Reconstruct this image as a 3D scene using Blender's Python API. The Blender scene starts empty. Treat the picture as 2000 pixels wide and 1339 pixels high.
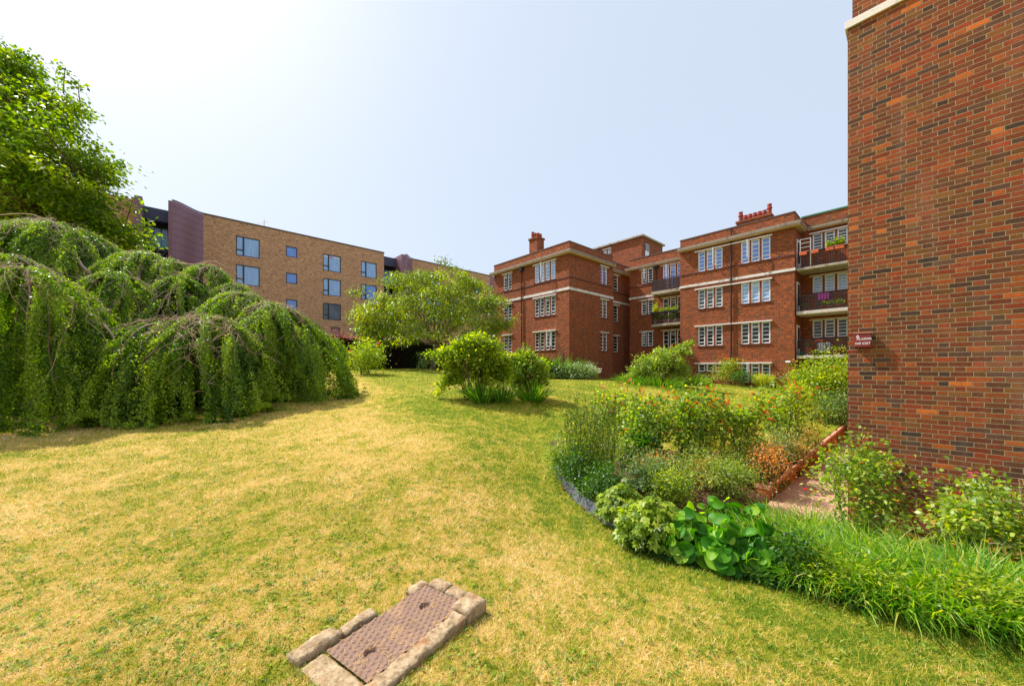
import bpy, math, random
import numpy as np
from mathutils import Vector, Matrix
R = math.radians
scene = bpy.context.scene
C = scene.collection
rng = np.random.RandomState(7)
random.seed(7)

# ------------------------------------------------------------------ camera, sky, sun, exposure
EYE = 1.6
F = 706.0                       # focal length in pixels of the 2000 px wide photograph
cam_d = bpy.data.cameras.new('camera'); cam = bpy.data.objects.new('camera', cam_d); C.objects.link(cam)
cam.location = (0, 0, EYE); cam.rotation_euler = (R(90), 0, 0)
cam_d.sensor_width = 36.0; cam_d.lens = 36.0 * F / 2000.0
cam_d.shift_y = (718 - 669.5) / 2000.0
cam_d.clip_start = 0.05; cam_d.clip_end = 3000
scene.camera = cam
SUN_AZ, SUN_EL = -60.0, 52.0     # azimuth clockwise from +Y
sdir = Vector((math.sin(R(SUN_AZ)) * math.cos(R(SUN_EL)), math.cos(R(SUN_AZ)) * math.cos(R(SUN_EL)), math.sin(R(SUN_EL))))
world = bpy.data.worlds.new("World"); scene.world = world; world.use_nodes = True
wn = world.node_tree; wn.nodes.clear()
sky = wn.nodes.new('ShaderNodeTexSky'); sky.sky_type = 'NISHITA'; sky.sun_disc = False
sky.sun_elevation = R(SUN_EL); sky.sun_rotation = R(SUN_AZ)
sky.altitude = 50; sky.air_density = 1.0; sky.dust_density = 4.0; sky.ozone_density = 1.5
bg = wn.nodes.new('ShaderNodeBackground'); bg.inputs[1].default_value = 0.13
hz = wn.nodes.new('ShaderNodeMix'); hz.data_type = 'RGBA'; hz.inputs[0].default_value = 0.80; hz.inputs[7].default_value = (4.1, 4.65, 5.5, 1)   # pale summer haze in the sky
wo = wn.nodes.new('ShaderNodeOutputWorld')
wn.links.new(sky.outputs[0], hz.inputs[6]); wn.links.new(hz.outputs[2], bg.inputs[0]); wn.links.new(bg.outputs[0], wo.inputs[0])
sl = bpy.data.lights.new('sun', 'SUN'); sl.energy = 5.0; sl.angle = R(0.5); sl.color = (1.0, 0.94, 0.84)
so = bpy.data.objects.new('sun', sl); C.objects.link(so); so.location = (-30, 10, 40)
so.rotation_euler = (-sdir).to_track_quat('-Z', 'Y').to_euler()
scene.view_settings.view_transform = 'Standard'; scene.view_settings.look = 'None'
scene.view_settings.exposure = 0.5; scene.view_settings.gamma = 1.0
try: scene.cycles.max_bounces = 8; scene.cycles.diffuse_bounces = 4; scene.cycles.transmission_bounces = 4
except Exception: pass

# ------------------------------------------------------------------ building frame: local x runs along V, local y along U
VA = R(41.9)
cV, sV = math.cos(VA), math.sin(VA)
def to_ab(X, Y): return X * cV + Y * sV, -X * sV + Y * cV
def to_xy(a, b): return a * cV - b * sV, a * sV + b * cV
def ray(px, py): return (px - 1000) / F, 1.0, -(py - 718) / F
def hit_a(px, py, A):           # plane a = A -> (b, z)
    dx, _, dz = ray(px, py); t = A / (dx * cV + sV); return t * (-dx * sV + cV), t * dz + EYE
def hit_b(px, py, B):           # plane b = B -> (a, z)
    dx, _, dz = ray(px, py); t = B / (-dx * sV + cV); return t * (dx * cV + sV), t * dz + EYE

# ------------------------------------------------------------------ mesh helpers
def srgb(r, g, b):
    f = lambda v: (v / 255 / 12.92) if v / 255 <= 0.04045 else ((v / 255 + 0.055) / 1.055) ** 2.4
    return (f(r), f(g), f(b), 1.0)
class MB:
    def __init__(s): s.v = []; s.f = []
    def face(s, pts):
        n = len(s.v); s.v += [tuple(p) for p in pts]; s.f.append(tuple(range(n, n + len(pts))))
    def box(s, x0, x1, y0, y1, z0, z1):
        if x0 > x1: x0, x1 = x1, x0
        if y0 > y1: y0, y1 = y1, y0
        if z0 > z1: z0, z1 = z1, z0
        n = len(s.v)
        s.v += [(x0,y0,z0),(x1,y0,z0),(x1,y1,z0),(x0,y1,z0),(x0,y0,z1),(x1,y0,z1),(x1,y1,z1),(x0,y1,z1)]
        s.f += [(n,n+3,n+2,n+1),(n+4,n+5,n+6,n+7),(n,n+1,n+5,n+4),(n+1,n+2,n+6,n+5),(n+2,n+3,n+7,n+6),(n+3,n,n+4,n+7)]
        return s
    def tube(s, pts, rad, n=6, caps=True):
        pts = [Vector(p) for p in pts]
        if not hasattr(rad, '__len__'): rad = [rad] * len(pts)
        base = len(s.v)
        for i, p in enumerate(pts):
            d = (pts[min(i+1, len(pts)-1)] - pts[max(i-1, 0)]).normalized()
            u = d.cross(Vector((0, 0, 1)))
            if u.length < 0.05: u = d.cross(Vector((1, 0, 0)))
            u.normalize(); w = d.cross(u)
            for k in range(n):
                a = 2 * math.pi * k / n
                s.v.append(tuple(p + (u * math.cos(a) + w * math.sin(a)) * rad[i]))
        for i in range(len(pts) - 1):
            for k in range(n):
                a = base + i * n + k; b = base + i * n + (k + 1) % n
                s.f.append((a, b, b + n, a + n))
        if caps:
            s.f.append(tuple(base + k for k in range(n))[::-1])
            e = base + (len(pts) - 1) * n; s.f.append(tuple(e + k for k in range(n)))
        return s
    def lathe(s, cx, cy, prof, n=12):      # prof: (r, z) list
        base = len(s.v)
        for r, z in prof:
            for k in range(n):
                a = 2 * math.pi * k / n; s.v.append((cx + r * math.cos(a), cy + r * math.sin(a), z))
        for i in range(len(prof) - 1):
            for k in range(n):
                a = base + i * n + k; b = base + i * n + (k + 1) % n; s.f.append((a, b, b + n, a + n))
        s.f.append(tuple(base + k for k in range(n))[::-1])
        e = base + (len(prof) - 1) * n; s.f.append(tuple(e + k for k in range(n)))
        return s
def tag(o, label=None, cat=None, group=None, kind=None):
    if label: o['label'] = label
    if cat: o['category'] = cat
    if group: o['group'] = group
    if kind: o['kind'] = kind
    return o
def empty(name, loc, rz=0):
    o = bpy.data.objects.new(name, None); C.objects.link(o); o.location = loc; o.rotation_euler = (0, 0, rz)
    o.empty_display_size = 0.3; return o
def link(name, me, mat, parent):
    if mat is not None: me.materials.append(mat)
    o = bpy.data.objects.new(name, me); C.objects.link(o)
    if parent is not None: o.parent = parent
    return o
def obj(name, mb, mat, parent=None, off=(0, 0, 0), smooth=False, bevel=0):
    me = bpy.data.meshes.new(name)
    ox, oy, oz = off
    me.from_pydata([(x - ox, y - oy, z - oz) for x, y, z in mb.v], [], mb.f); me.update()
    if smooth: me.polygons.foreach_set('use_smooth', [True] * len(me.polygons))
    o = link(name, me, mat, parent)
    if bevel:
        m = o.modifiers.new('bevel', 'BEVEL'); m.width = bevel; m.segments = 2; m.limit_method = 'ANGLE'
    return o
def npmesh(name, V, Fc, mat, parent=None, off=(0, 0, 0), rnd=None, smooth=False):
    """V (n,3); Fc (m,k) all faces the same size k; rnd per-face float."""
    me = bpy.data.meshes.new(name)
    V = (np.asarray(V, dtype=np.float32) - np.asarray(off, dtype=np.float32)).astype(np.float32)
    m, k = Fc.shape
    me.vertices.add(len(V)); me.vertices.foreach_set('co', V.ravel())
    me.loops.add(m * k); me.loops.foreach_set('vertex_index', Fc.astype(np.int32).ravel())
    me.polygons.add(m); me.polygons.foreach_set('loop_start', np.arange(0, m * k, k, dtype=np.int32))
    try: me.polygons.foreach_set('loop_total', np.full(m, k, dtype=np.int32))
    except Exception: pass
    if smooth: me.polygons.foreach_set('use_smooth', np.ones(m, dtype=bool))
    if rnd is not None:
        at = me.attributes.new('rnd', 'FLOAT', 'FACE'); at.data.foreach_set('value', np.asarray(rnd, dtype=np.float32))
    me.update(calc_edges=True)
    return link(name, me, mat, parent)
def copy_tree(o, parent=None):
    c = o.copy(); C.objects.link(c); c.parent = parent
    for ch in list(o.children): copy_tree(ch, c)
    return c

# ------------------------------------------------------------------ node helpers and materials
class NT:
    def __init__(s, name):
        s.m = bpy.data.materials.new(name); s.m.use_nodes = True; s.t = s.m.node_tree; s.t.nodes.clear()
        s.out = s.t.nodes.new('ShaderNodeOutputMaterial')
    def n(s, typ, **kw):
        x = s.t.nodes.new(typ)
        for k, v in kw.items(): setattr(x, k, v)
        return x
    def l(s, a, b): s.t.links.new(a, b)
    def val(s, sock, v):
        if isinstance(v, bpy.types.NodeSocket): s.l(v, sock)
        else: sock.default_value = v
    def math(s, op, a, b=0.0, c=0.0, clamp=False):
        x = s.n('ShaderNodeMath', operation=op); x.use_clamp = clamp
        s.val(x.inputs[0], a); s.val(x.inputs[1], b); s.val(x.inputs[2], c); return x.outputs[0]
    def noise(s, vec, scale, detail=3, rough=0.55, dist=0.0):
        x = s.n('ShaderNodeTexNoise'); x.inputs['Scale'].default_value = scale; x.inputs['Detail'].default_value = detail
        x.inputs['Roughness'].default_value = rough; x.inputs['Distortion'].default_value = dist
        if vec is not None: s.l(vec, x.inputs['Vector'])
        return x.outputs['Fac']
    def ramp(s, fac, stops, interp='LINEAR'):
        x = s.n('ShaderNodeValToRGB'); x.color_ramp.interpolation = interp
        e = x.color_ramp.elements
        while len(e) < len(stops): e.new(0.5)
        for i, (p, c) in enumerate(stops): e[i].position = p; e[i].color = c if len(c) == 4 else (*c, 1)
        s.l(fac, x.inputs[0]); return x.outputs[0]
    def mix(s, f, a, b, blend='MIX'):
        x = s.n('ShaderNodeMix', data_type='RGBA', blend_type=blend)
        s.val(x.inputs[0], f); s.val(x.inputs[6], a); s.val(x.inputs[7], b); return x.outputs[2]
    def bump(s, h, strength=0.5, dist=0.01):
        x = s.n('ShaderNodeBump'); x.inputs['Strength'].default_value = strength; x.inputs['Distance'].default_value = dist
        s.l(h, x.inputs['Height']); return x.outputs[0]
    def principled(s, col, rough=0.6, normal=None, metal=0.0, spec=0.5):
        x = s.n('ShaderNodeBsdfPrincipled'); s.val(x.inputs['Base Color'], col); s.val(x.inputs['Roughness'], rough)
        x.inputs['Metallic'].default_value = metal; x.inputs['Specular IOR Level'].default_value = spec
        if normal is not None: s.l(normal, x.inputs['Normal'])
        return x.outputs[0]
    def done(s, shader): s.l(shader, s.out.inputs[0]); return s.m

def brick_mat(name, palette, mortar, bump=1.0, wob=0.004, soot=0.25, course=0.0695, var=0.45, ml=0.0045):
    L = course * 4.5
    t = NT(name)
    tc = t.n('ShaderNodeTexCoord'); sep = t.n('ShaderNodeSeparateXYZ'); t.l(tc.outputs['Object'], sep.inputs[0])
    sn = t.n('ShaderNodeSeparateXYZ'); t.l(tc.outputs['Normal'], sn.inputs[0])
    side = t.math('GREATER_THAN', t.math('ABSOLUTE', sn.outputs[0]), 0.7)
    u0 = t.math('ADD', t.math('MULTIPLY', sep.outputs[1], side), t.math('MULTIPLY', sep.outputs[0], t.math('SUBTRACT', 1.0, side)))
    wn1 = t.noise(tc.outputs['Object'], 9, 2); wn2 = t.noise(tc.outputs['Object'], 34, 2)
    wob1 = t.math('MULTIPLY', t.math('SUBTRACT', wn1, 0.5), wob * 3.2)
    wob2 = t.math('MULTIPLY', t.math('SUBTRACT', wn2, 0.5), wob * 1.6)
    v = t.math('ADD', t.math('ADD', sep.outputs[2], wob1), wob2)
    u = t.math('ADD', t.math('ADD', u0, 60.0), t.math('ADD', wob1, wob2))
    vc = t.math('DIVIDE', t.math('ADD', v, 30.0), course)
    row = t.math('FLOOR', vc); fv = t.math('FRACT', vc)
    par = t.math('MODULO', row, 2.0)
    jr = t.n('ShaderNodeTexWhiteNoise', noise_dimensions='1D'); t.l(row, jr.inputs['W'])
    uj = t.math('ADD', u, t.math('MULTIPLY', t.math('SUBTRACT', jr.outputs[0], 0.5), 0.02))
    uu = t.math('ADD', t.math('DIVIDE', uj, L), t.math('MULTIPLY', par, 0.5))
    cell = t.math('FLOOR', uu); fu = t.math('FRACT', uu)
    hd = t.math('GREATER_THAN', fu, 0.6667)
    xs = t.math('MULTIPLY', t.math('SUBTRACT', fu, t.math('MULTIPLY', hd, 0.6667)), L)
    wd = t.math('SUBTRACT', L * 2 / 3, t.math('MULTIPLY', hd, L / 3))
    dx = t.math('MINIMUM', xs, t.math('SUBTRACT', wd, xs))
    dz = t.math('MULTIPLY', t.math('MINIMUM', fv, t.math('SUBTRACT', 1.0, fv)), course)
    d = t.math('MINIMUM', dx, dz)
    mr = t.n('ShaderNodeMapRange', interpolation_type='SMOOTHSTEP'); t.l(d, mr.inputs[0])
    mr.inputs[1].default_value = ml - 0.001; mr.inputs[2].default_value = ml + 0.003
    mask = mr.outputs[0]
    idv = t.n('ShaderNodeCombineXYZ'); t.l(t.math('ADD', t.math('MULTIPLY', cell, 2.0), hd), idv.inputs[0]); t.l(row, idv.inputs[1]); t.l(side, idv.inputs[2])
    wn = t.n('ShaderNodeTexWhiteNoise', noise_dimensions='3D'); t.l(idv.outputs[0], wn.inputs['Vector'])
    sepc = t.n('ShaderNodeSeparateColor'); t.l(wn.outputs['Color'], sepc.inputs[0])
    # light large-scale drift in the mix of bricks
    big = t.noise(tc.outputs['Object'], 0.6, 2)
    fac = wn.outputs['Value']
    col = t.ramp(fac, palette, 'CONSTANT')
    br = t.math('ADD', 1.0 - var / 2, t.math('MULTIPLY', sepc.outputs[1], var))
    col = t.mix(1.0, col, t.ramp(br, [(0.0, (0, 0, 0, 1)), (1.0, (1, 1, 1, 1))]), 'MULTIPLY') if False else col
    hsv = t.n('ShaderNodeHueSaturation'); t.l(col, hsv.inputs['Color']); t.l(br, hsv.inputs['Value'])
    col = hsv.outputs[0]
    grain = t.noise(tc.outputs['Object'], 60, 4, 0.7)
    blot = t.noise(tc.outputs['Object'], 16, 3, 0.6)
    col = t.mix(t.math('MULTIPLY', t.math('SUBTRACT', blot, 0.52), 3.0, clamp=True), col, t.mix(0.6, col, (0.02, 0.016, 0.02, 1)))
    col = t.mix(t.math('MULTIPLY', t.math('SUBTRACT', grain, 0.45), 0.9, clamp=True), col, t.mix(0.5, col, mortar))
    mcol = t.mix(t.noise(tc.outputs['Object'], 25, 3), mortar, tuple(c * 0.55 for c in mortar[:3]) + (1,))
    col = t.mix(mask, mcol, col)
    st = t.math('MULTIPLY', t.math('SUBTRACT', t.noise(tc.outputs['Object'], 0.35, 4, 0.6), 0.48), soot * 3, clamp=True)
    col = t.mix(st, col, t.mix(0.5, col, (0.03, 0.025, 0.025, 1)))
    mps = t.n('ShaderNodeMapping'); t.l(tc.outputs['Object'], mps.inputs[0]); mps.inputs['Scale'].default_value = (1.6, 1.6, 0.22)
    sk = t.math('MULTIPLY', t.math('SUBTRACT', t.noise(mps.outputs[0], 1.4, 5, 0.65, 0.5), 0.55), 2.6, clamp=True)
    col = t.mix(t.math('MULTIPLY', sk, soot * 1.6), col, t.mix(0.55, col, (0.42, 0.36, 0.30, 1)))
    h = t.math('ADD', t.math('MULTIPLY', mask, 1.0), t.math('MULTIPLY', grain, 0.45))
    h = t.math('ADD', h, t.math('MULTIPLY', sepc.outputs[2], 0.35))
    nrm = t.bump(h, 0.9 * bump, 0.008)
    return t.done(t.principled(col, 0.85, nrm, spec=0.25))

def plain(name, col, rough=0.6, var=0.15, scale=8.0, bump=0.0, metal=0.0, spec=0.5, dirt=None):
    t = NT(name); tc = t.n('ShaderNodeTexCoord')
    ns = t.noise(tc.outputs['Object'], scale, 4, 0.6)
    c = t.mix(ns, tuple(x * (1 - var) for x in col[:3]) + (1,), tuple(min(1, x * (1 + var)) for x in col[:3]) + (1,))
    if dirt:
        dn = t.noise(tc.outputs['Object'], scale * 0.7, 5, 0.7)
        c = t.mix(t.math('MULTIPLY', t.math('SUBTRACT', dn, 0.52), 7.0, clamp=True), c, dirt)
    nrm = t.bump(t.noise(tc.outputs['Object'], scale * 4, 4, 0.7), bump, 0.01) if bump else None
    return t.done(t.principled(c, rough, nrm, metal, spec))

def pane_mat(name, col, rough=0.06, var=0.3, folds=False, spec=1.0):
    t = NT(name); tc = t.n('ShaderNodeTexCoord')
    mp = t.n('ShaderNodeMapping'); t.l(tc.outputs['Object'], mp.inputs[0])
    mp.inputs['Scale'].default_value = (9, 9, 0.6) if folds else (0.9, 0.9, 0.9)
    ns = t.noise(mp.outputs[0], 1.3, 2)
    c = t.mix(t.math('MULTIPLY', t.math('SUBTRACT', ns, 0.3), 2.0, clamp=True), tuple(x * (1 - var) for x in col[:3]) + (1,), tuple(min(1, x * (1 + var)) for x in col[:3]) + (1,))
    nrm = t.bump(t.noise(tc.outputs['Object'], 1.1, 1), 0.12, 0.02)
    return t.done(t.principled(c, rough, nrm, 0.0, spec))

def leaf_mat(name, stops, trans=0.45, gloss=0.35, rough=0.42, ttint=(1.0, 1.0, 0.45)):
    t = NT(name); a = t.n('ShaderNodeAttribute'); a.attribute_name = 'rnd'
    col = t.ramp(a.outputs['Fac'], stops)
    p = t.principled(col, rough, None, spec=gloss)
    tr = t.n('ShaderNodeBsdfTranslucent')
    tcx = t.mix(1.0, col, (*[min(1.0, x) for x in ttint], 1), 'MULTIPLY')
    hs = t.n('ShaderNodeHueSaturation'); hs.inputs['Value'].default_value = 1.9; hs.inputs['Saturation'].default_value = 1.1
    t.l(tcx, hs.inputs['Color']); t.l(hs.outputs[0], tr.inputs[0])
    mx = t.n('ShaderNodeMixShader'); mx.inputs[0].default_value = trans
    t.l(p, mx.inputs[1]); t.l(tr.outputs[0], mx.inputs[2])
    return t.done(mx.outputs[0])

PAL_RED = [(0.0, srgb(133, 62, 28)), (0.15, srgb(116, 56, 30)), (0.27, srgb(139, 69, 28)), (0.37, srgb(118, 65, 33)),
           (0.47, srgb(143, 57, 23)), (0.56, srgb(120, 74, 30)), (0.66, srgb(101, 59, 37)), (0.76, srgb(126, 56, 28)), (0.84, srgb(159, 76, 26)),
           (0.89, srgb(87, 57, 44)), (0.955, srgb(68, 48, 40)), (0.98, srgb(182, 93, 30))]
M = {}
M['brick_near'] = brick_mat('flemish_bond_red_brick', PAL_RED, srgb(176, 154, 116), 1.2, soot=0.26, ml=0.0038, course=0.0655, var=0.6)
PAL_FAR = [(0.0, srgb(154, 71, 31)), (0.2, srgb(136, 61, 30)), (0.36, srgb(166, 82, 33)), (0.5, srgb(121, 61, 33)),
           (0.64, srgb(147, 65, 29)), (0.8, srgb(103, 57, 36)), (0.90, srgb(80, 57, 45)), (0.96, srgb(181, 96, 41))]
M['brick_far'] = brick_mat('weathered_red_brick', PAL_FAR, srgb(176, 128, 98), 0.7, soot=0.2, ml=0.0055)
PAL_TAN = [(0.0, srgb(206, 162, 128)), (0.25, srgb(198, 152, 120)), (0.45, srgb(212, 168, 134)), (0.65, srgb(200, 154, 122)),
           (0.88, srgb(182, 134, 104)), (0.955, srgb(150, 108, 84))]
M['brick_tan'] = brick_mat('buff_brown_brick', PAL_TAN, srgb(176, 142, 116), 0.5, soot=0.08)
M['brick_orange'] = brick_mat('orange_garden_wall_brick', [(0.0, srgb(196, 116, 52)), (0.4, srgb(178, 98, 46)), (0.7, srgb(206, 132, 66)), (0.9, srgb(150, 84, 50))], srgb(168, 128, 84), 0.8, soot=0.2)
M['stone'] = plain('painted_stone_band', srgb(226, 220, 216), 0.8, 0.08, 3, 0.2, dirt=srgb(178, 168, 158))
M['cornice'] = plain('weathered_cornice', srgb(150, 138, 124), 0.85, 0.25, 4, 0.4, dirt=srgb(110, 98, 86))
M['soffit'] = plain('cream_soffit', srgb(196, 164, 118), 0.8, 0.1, 2)
M['white'] = plain('white_window_paint', srgb(242, 242, 246), 0.5, 0.05, 5)
M['mullion'] = plain('red_brick_mullion', srgb(134, 68, 50), 0.8, 0.15, 10)
M['sill'] = plain('dark_tile_sill', srgb(94, 46, 40), 0.7, 0.2, 10)
M['lead'] = plain('dark_roof_edge', srgb(86, 72, 68), 0.6, 0.25, 3)
M['green_cu'] = plain('green_roof_flashing', srgb(60, 132, 100), 0.7, 0.3, 3)
M['iron'] = plain('dark_iron', srgb(42, 36, 42), 0.5, 0.2, 10)
M['pipe'] = plain('black_cast_iron_pipe', srgb(48, 34, 36), 0.5, 0.2, 10)
M['pot'] = plain('terracotta_chimney_pot', srgb(156, 62, 44), 0.8, 0.25, 8)
M['concrete'] = plain('balcony_concrete', srgb(178, 164, 146), 0.85, 0.2, 3, 0.3, dirt=srgb(110, 100, 88))
M['slabwhite'] = plain('pale_painted_concrete', srgb(212, 200, 190), 0.8, 0.1, 3, 0.2, dirt=srgb(150, 138, 124))
M['dark_frame'] = plain('dark_grey_window_frame', srgb(34, 32, 44), 0.45, 0.1, 5)
M['zinc'] = plain('plum_zinc_cladding', srgb(134, 98, 112), 0.42, 0.08, 1.2, 0, metal=0.25)
M['zinc_dark'] = plain('cladding_seam', srgb(58, 44, 58), 0.5, 0.1, 2)
M['pane_dark'] = pane_mat('window_glass_dark_room', (0.012, 0.014, 0.016, 1), spec=0.5)
M['pane_blue'] = pane_mat('window_glass_painted_sky', srgb(104, 148, 236), 0.05, 0.15, spec=0.8)  # sky reflection painted in as a blue base colour
M['pane_net_sky'] = pane_mat('window_glass_net_and_painted_sky', srgb(146, 186, 252), 0.08, 0.22, True, spec=0.8)  # net curtain folds, with the sky's blue reflection put into their colour
M['pane_mid'] = pane_mat('window_glass_painted_half_lit', srgb(70, 82, 92), 0.05, 0.5, spec=0.7)  # opaque pane, its half-lit look put into the base colour
M['pane_red'] = pane_mat('window_glass_painted_red_reflection', srgb(150, 66, 48), 0.1, 0.3)  # red reflection painted into the pane's base colour
# ------------------------------------------------------------------ terrain
TP = [  # x, y, z relative to the eye
 (0,0,-1.60),(-3,0.5,-1.6),(-6,1,-1.58),(-12,2,-1.5),(-0.7,2.3,-1.60),(-3,2.6,-1.58),(0.6,1.4,-1.62),(2.2,0.6,-1.68),(3.5,0.5,-1.72),
 (-9.2,7.2,-1.45),(-4.5,5.0,-1.50),(-6,8.0,-1.38),(-5.8,10.3,-1.20),(-5.9,12.9,-0.96),(-12,12,-1.1),(-20,8,-1.3),(-20,20,-0.6),
 (-1.6,7.2,-1.38),(-1.5,5.0,-1.48),(-2.5,10,-1.25),(-8.3,20.6,-0.36),(-1.0,11.5,-0.98),(-3.6,14.5,-0.8),(-6.2,28,-0.10),(-13.8,28,-0.22),(-22,30,-0.1),
 (1.8,29.0,-0.86),(4.4,26.5,-0.88),(9.1,31.5,-0.93),(0,20,-0.72),(9.0,21.5,-0.95),(10.2,24.0,-1.15),(17.0,23.9,-1.35),(14,19.5,-1.62),(22,20,-1.7),
 (4.0,18,-0.95),(3.5,13,-1.25),(1.4,9.8,-1.52),(0.8,7.3,-1.70),(0.85,5.9,-1.85),(1.06,4.55,-1.88),(1.5,3.7,-1.87),(1.9,3.25,-1.85),(2.3,2.9,-1.83),(2.9,2.6,-1.80),(3.45,2.4,-1.78),(5,1.8,-1.85),
 (0.35,4.0,-1.83),(0.15,5.6,-1.83),(-0.5,4.1,-1.60),(-0.75,5.6,-1.48),(-0.7,7.6,-1.40),(0.25,7.8,-1.72),(0.2,9.6,-1.50),(0.9,2.6,-1.72),(6,11.5,-1.72),(9.5,15,-1.85),(11.9,12.9,-2.08),(8.5,10.0,-2.08),(4.6,6.5,-2.10),(2.6,5.2,-2.05),(3.2,6.6,-1.98),(2.2,7.0,-1.92),(3.5,9.2,-1.85),
 (-30,45,0.3),(0,45,-0.3),(30,45,-1.4),(40,20,-2.0),(-40,5,-1.0),(-40,-40,-1.2),(40,-40,-1.8),(0,-40,-1.5),(-60,80,0.3),(60,80,-1.4),(0,100,-0.4),
]
TP = np.array(TP, dtype=float)
def _phi(r): return np.where(r > 1e-9, r * r * np.log(np.maximum(r, 1e-9)), 0.0)
_n = len(TP)
_A = np.zeros((_n + 3, _n + 3)); _d = np.hypot(TP[:, None, 0] - TP[None, :, 0], TP[:, None, 1] - TP[None, :, 1])
_A[:_n, :_n] = _phi(_d) + np.eye(_n) * 0.25
_A[:_n, _n] = 1; _A[:_n, _n+1] = TP[:, 0]; _A[:_n, _n+2] = TP[:, 1]; _A[_n:, :_n] = _A[:_n, _n:].T
_W = np.linalg.solve(_A, np.concatenate([TP[:, 2], [0, 0, 0]]))
WALL_B, WALL_A = 1.72, 7.66            # garden retaining wall line in the building frame
def path_z(a): return EYE - 2.33 - 0.022 * np.clip(a - 7.0, -3, 14)
def gz(X, Y):
    X = np.asarray(X, dtype=float); Y = np.asarray(Y, dtype=float); sh = X.shape
    x = X.ravel(); y = Y.ravel(); out = np.zeros(len(x))
    for i in range(0, len(x), 20000):
        xx = np.clip(x[i:i+20000], -60, 60); yy = np.clip(y[i:i+20000], -40, 100)
        r = np.hypot(xx[:, None] - TP[None, :, 0], yy[:, None] - TP[None, :, 1])
        out[i:i+20000] = _phi(r) @ _W[:_n] + _W[_n] + _W[_n+1] * xx + _W[_n+2] * yy
    z = out + EYE
    # the bed falls to the sunken path beside the near building
    a = x * cV + y * sV; b = -x * sV + y * cV
    w = np.clip((a - 4.6) / 2.2, 0, 1) * np.clip((2.6 - b) / 1.2, 0, 1) * (a < 7.9); w = w * w * (3 - 2 * w)
    z = z * (1 - w) + np.minimum(z, path_z(7.0) - 0.03) * w
    low = (a > 6.9) & (b < WALL_B)
    z = np.where(low, np.minimum(z, path_z(a) - 0.06), z)
    return z.reshape(sh)
def gz1(x, y): return float(gz(np.array([x]), np.array([y]))[0])
def ground_at(px, py, dmin=1.2, dmax=45):
    dx, _, dz = ray(px, py)
    ts = np.linspace(dmin, dmax, 2500); z = EYE + ts * dz; g = gz(ts * dx, ts)
    k = np.argmax(z <= g)
    if not (z <= g).any(): k = len(ts) - 1
    t = ts[k]; return float(t * dx), float(t), float(g[k])

def lawn_colour(t, vec):
    """dry straw and green patches, shared by the ground sheet and the grass blades"""
    n1 = t.noise(vec, 0.45, 4, 0.6, 0.4); n2 = t.noise(vec, 3.0, 5, 0.7); n3 = t.noise(vec, 16.0, 3, 0.65)
    f = t.math('ADD', t.math('MULTIPLY', n1, 0.6), t.math('ADD', t.math('MULTIPLY', n2, 0.75), t.math('MULTIPLY', n3, 0.65)))
    # greener grass along the bank and towards the planted bed: distance from the bed edge
    sp = t.n('ShaderNodeSeparateXYZ'); t.l(vec, sp.inputs[0])
    dd = t.math('SUBTRACT', sp.outputs[0], t.math('SUBTRACT', 4.3, t.math('MULTIPLY', sp.outputs[1], 0.55)))
    g = t.math('MULTIPLY', t.math('ADD', dd, 2.3), 0.12)
    g = t.math('MINIMUM', t.math('MAXIMUM', g, -0.01), 0.17)
    f = t.math('SUBTRACT', f, g)
    f = t.math('MULTIPLY', t.math('SUBTRACT', f, 0.745), 1.95, clamp=True)
    return f
GREEN1, GREEN2, STRAW1, STRAW2 = srgb(112, 134, 30), srgb(168, 168, 46), srgb(214, 180, 90), srgb(228, 192, 122)
def lawn_mat():
    t = NT('dry_lawn_ground'); g = t.n('ShaderNodeNewGeometry'); pos = g.outputs['Position']
    f = lawn_colour(t, pos)
    col = t.ramp(f, [(0.0, GREEN1), (0.3, GREEN2), (0.55, STRAW1), (1.0, STRAW2)])
    fine = t.noise(pos, 55, 3, 0.7); fine2 = t.noise(pos, 190, 2, 0.7)
    hs = t.n('ShaderNodeHueSaturation'); t.l(col, hs.inputs['Color'])
    t.l(t.math('ADD', 0.36, t.math('ADD', t.math('MULTIPLY', fine, 0.55), t.math('MULTIPLY', fine2, 0.45))), hs.inputs['Value'])
    h = t.math('ADD', t.math('MULTIPLY', fine, 0.6), t.math('MULTIPLY', fine2, 0.6))
    return t.done(t.principled(hs.outputs[0], 0.95, t.bump(h, 0.9, 0.03), spec=0.1))
M['lawn'] = lawn_mat()
def blade_mat():
    t = NT('dry_grass_blade'); g = t.n('ShaderNodeNewGeometry'); pos = g.outputs['Position']
    a = t.n('ShaderNodeAttribute'); a.attribute_name = 'rnd'
    f = t.math('ADD', lawn_colour(t, pos), t.math('MULTIPLY', t.math('SUBTRACT', a.outputs['Fac'], 0.5), 1.05), clamp=True)
    col = t.ramp(f, [(0.0, srgb(84, 126, 26)), (0.28, srgb(172, 184, 40)), (0.5, srgb(222, 194, 86)), (0.8, srgb(244, 210, 134)), (1.0, srgb(250, 232, 180))])
    p = t.principled(col, 0.6, None, spec=0.2); tr = t.n('ShaderNodeBsdfTranslucent'); t.l(col, tr.inputs[0])
    mx = t.n('ShaderNodeMixShader'); mx.inputs[0].default_value = 0.4; t.l(p, mx.inputs[1]); t.l(tr.outputs[0], mx.inputs[2])
    return t.done(mx.outputs[0])
M['blade'] = blade_mat()
def soil_mat():
    t = NT('dry_bed_soil'); g = t.n('ShaderNodeNewGeometry'); pos = g.outputs['Position']
    n = t.noise(pos, 14, 5, 0.7)
    col = t.ramp(n, [(0.3, srgb(62, 44, 30)), (0.6, srgb(112, 84, 60)), (0.8, srgb(150, 120, 90))])
    return t.done(t.principled(col, 0.95, t.bump(n, 1.0, 0.05), spec=0.1))
M['soil'] = soil_mat()
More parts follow.
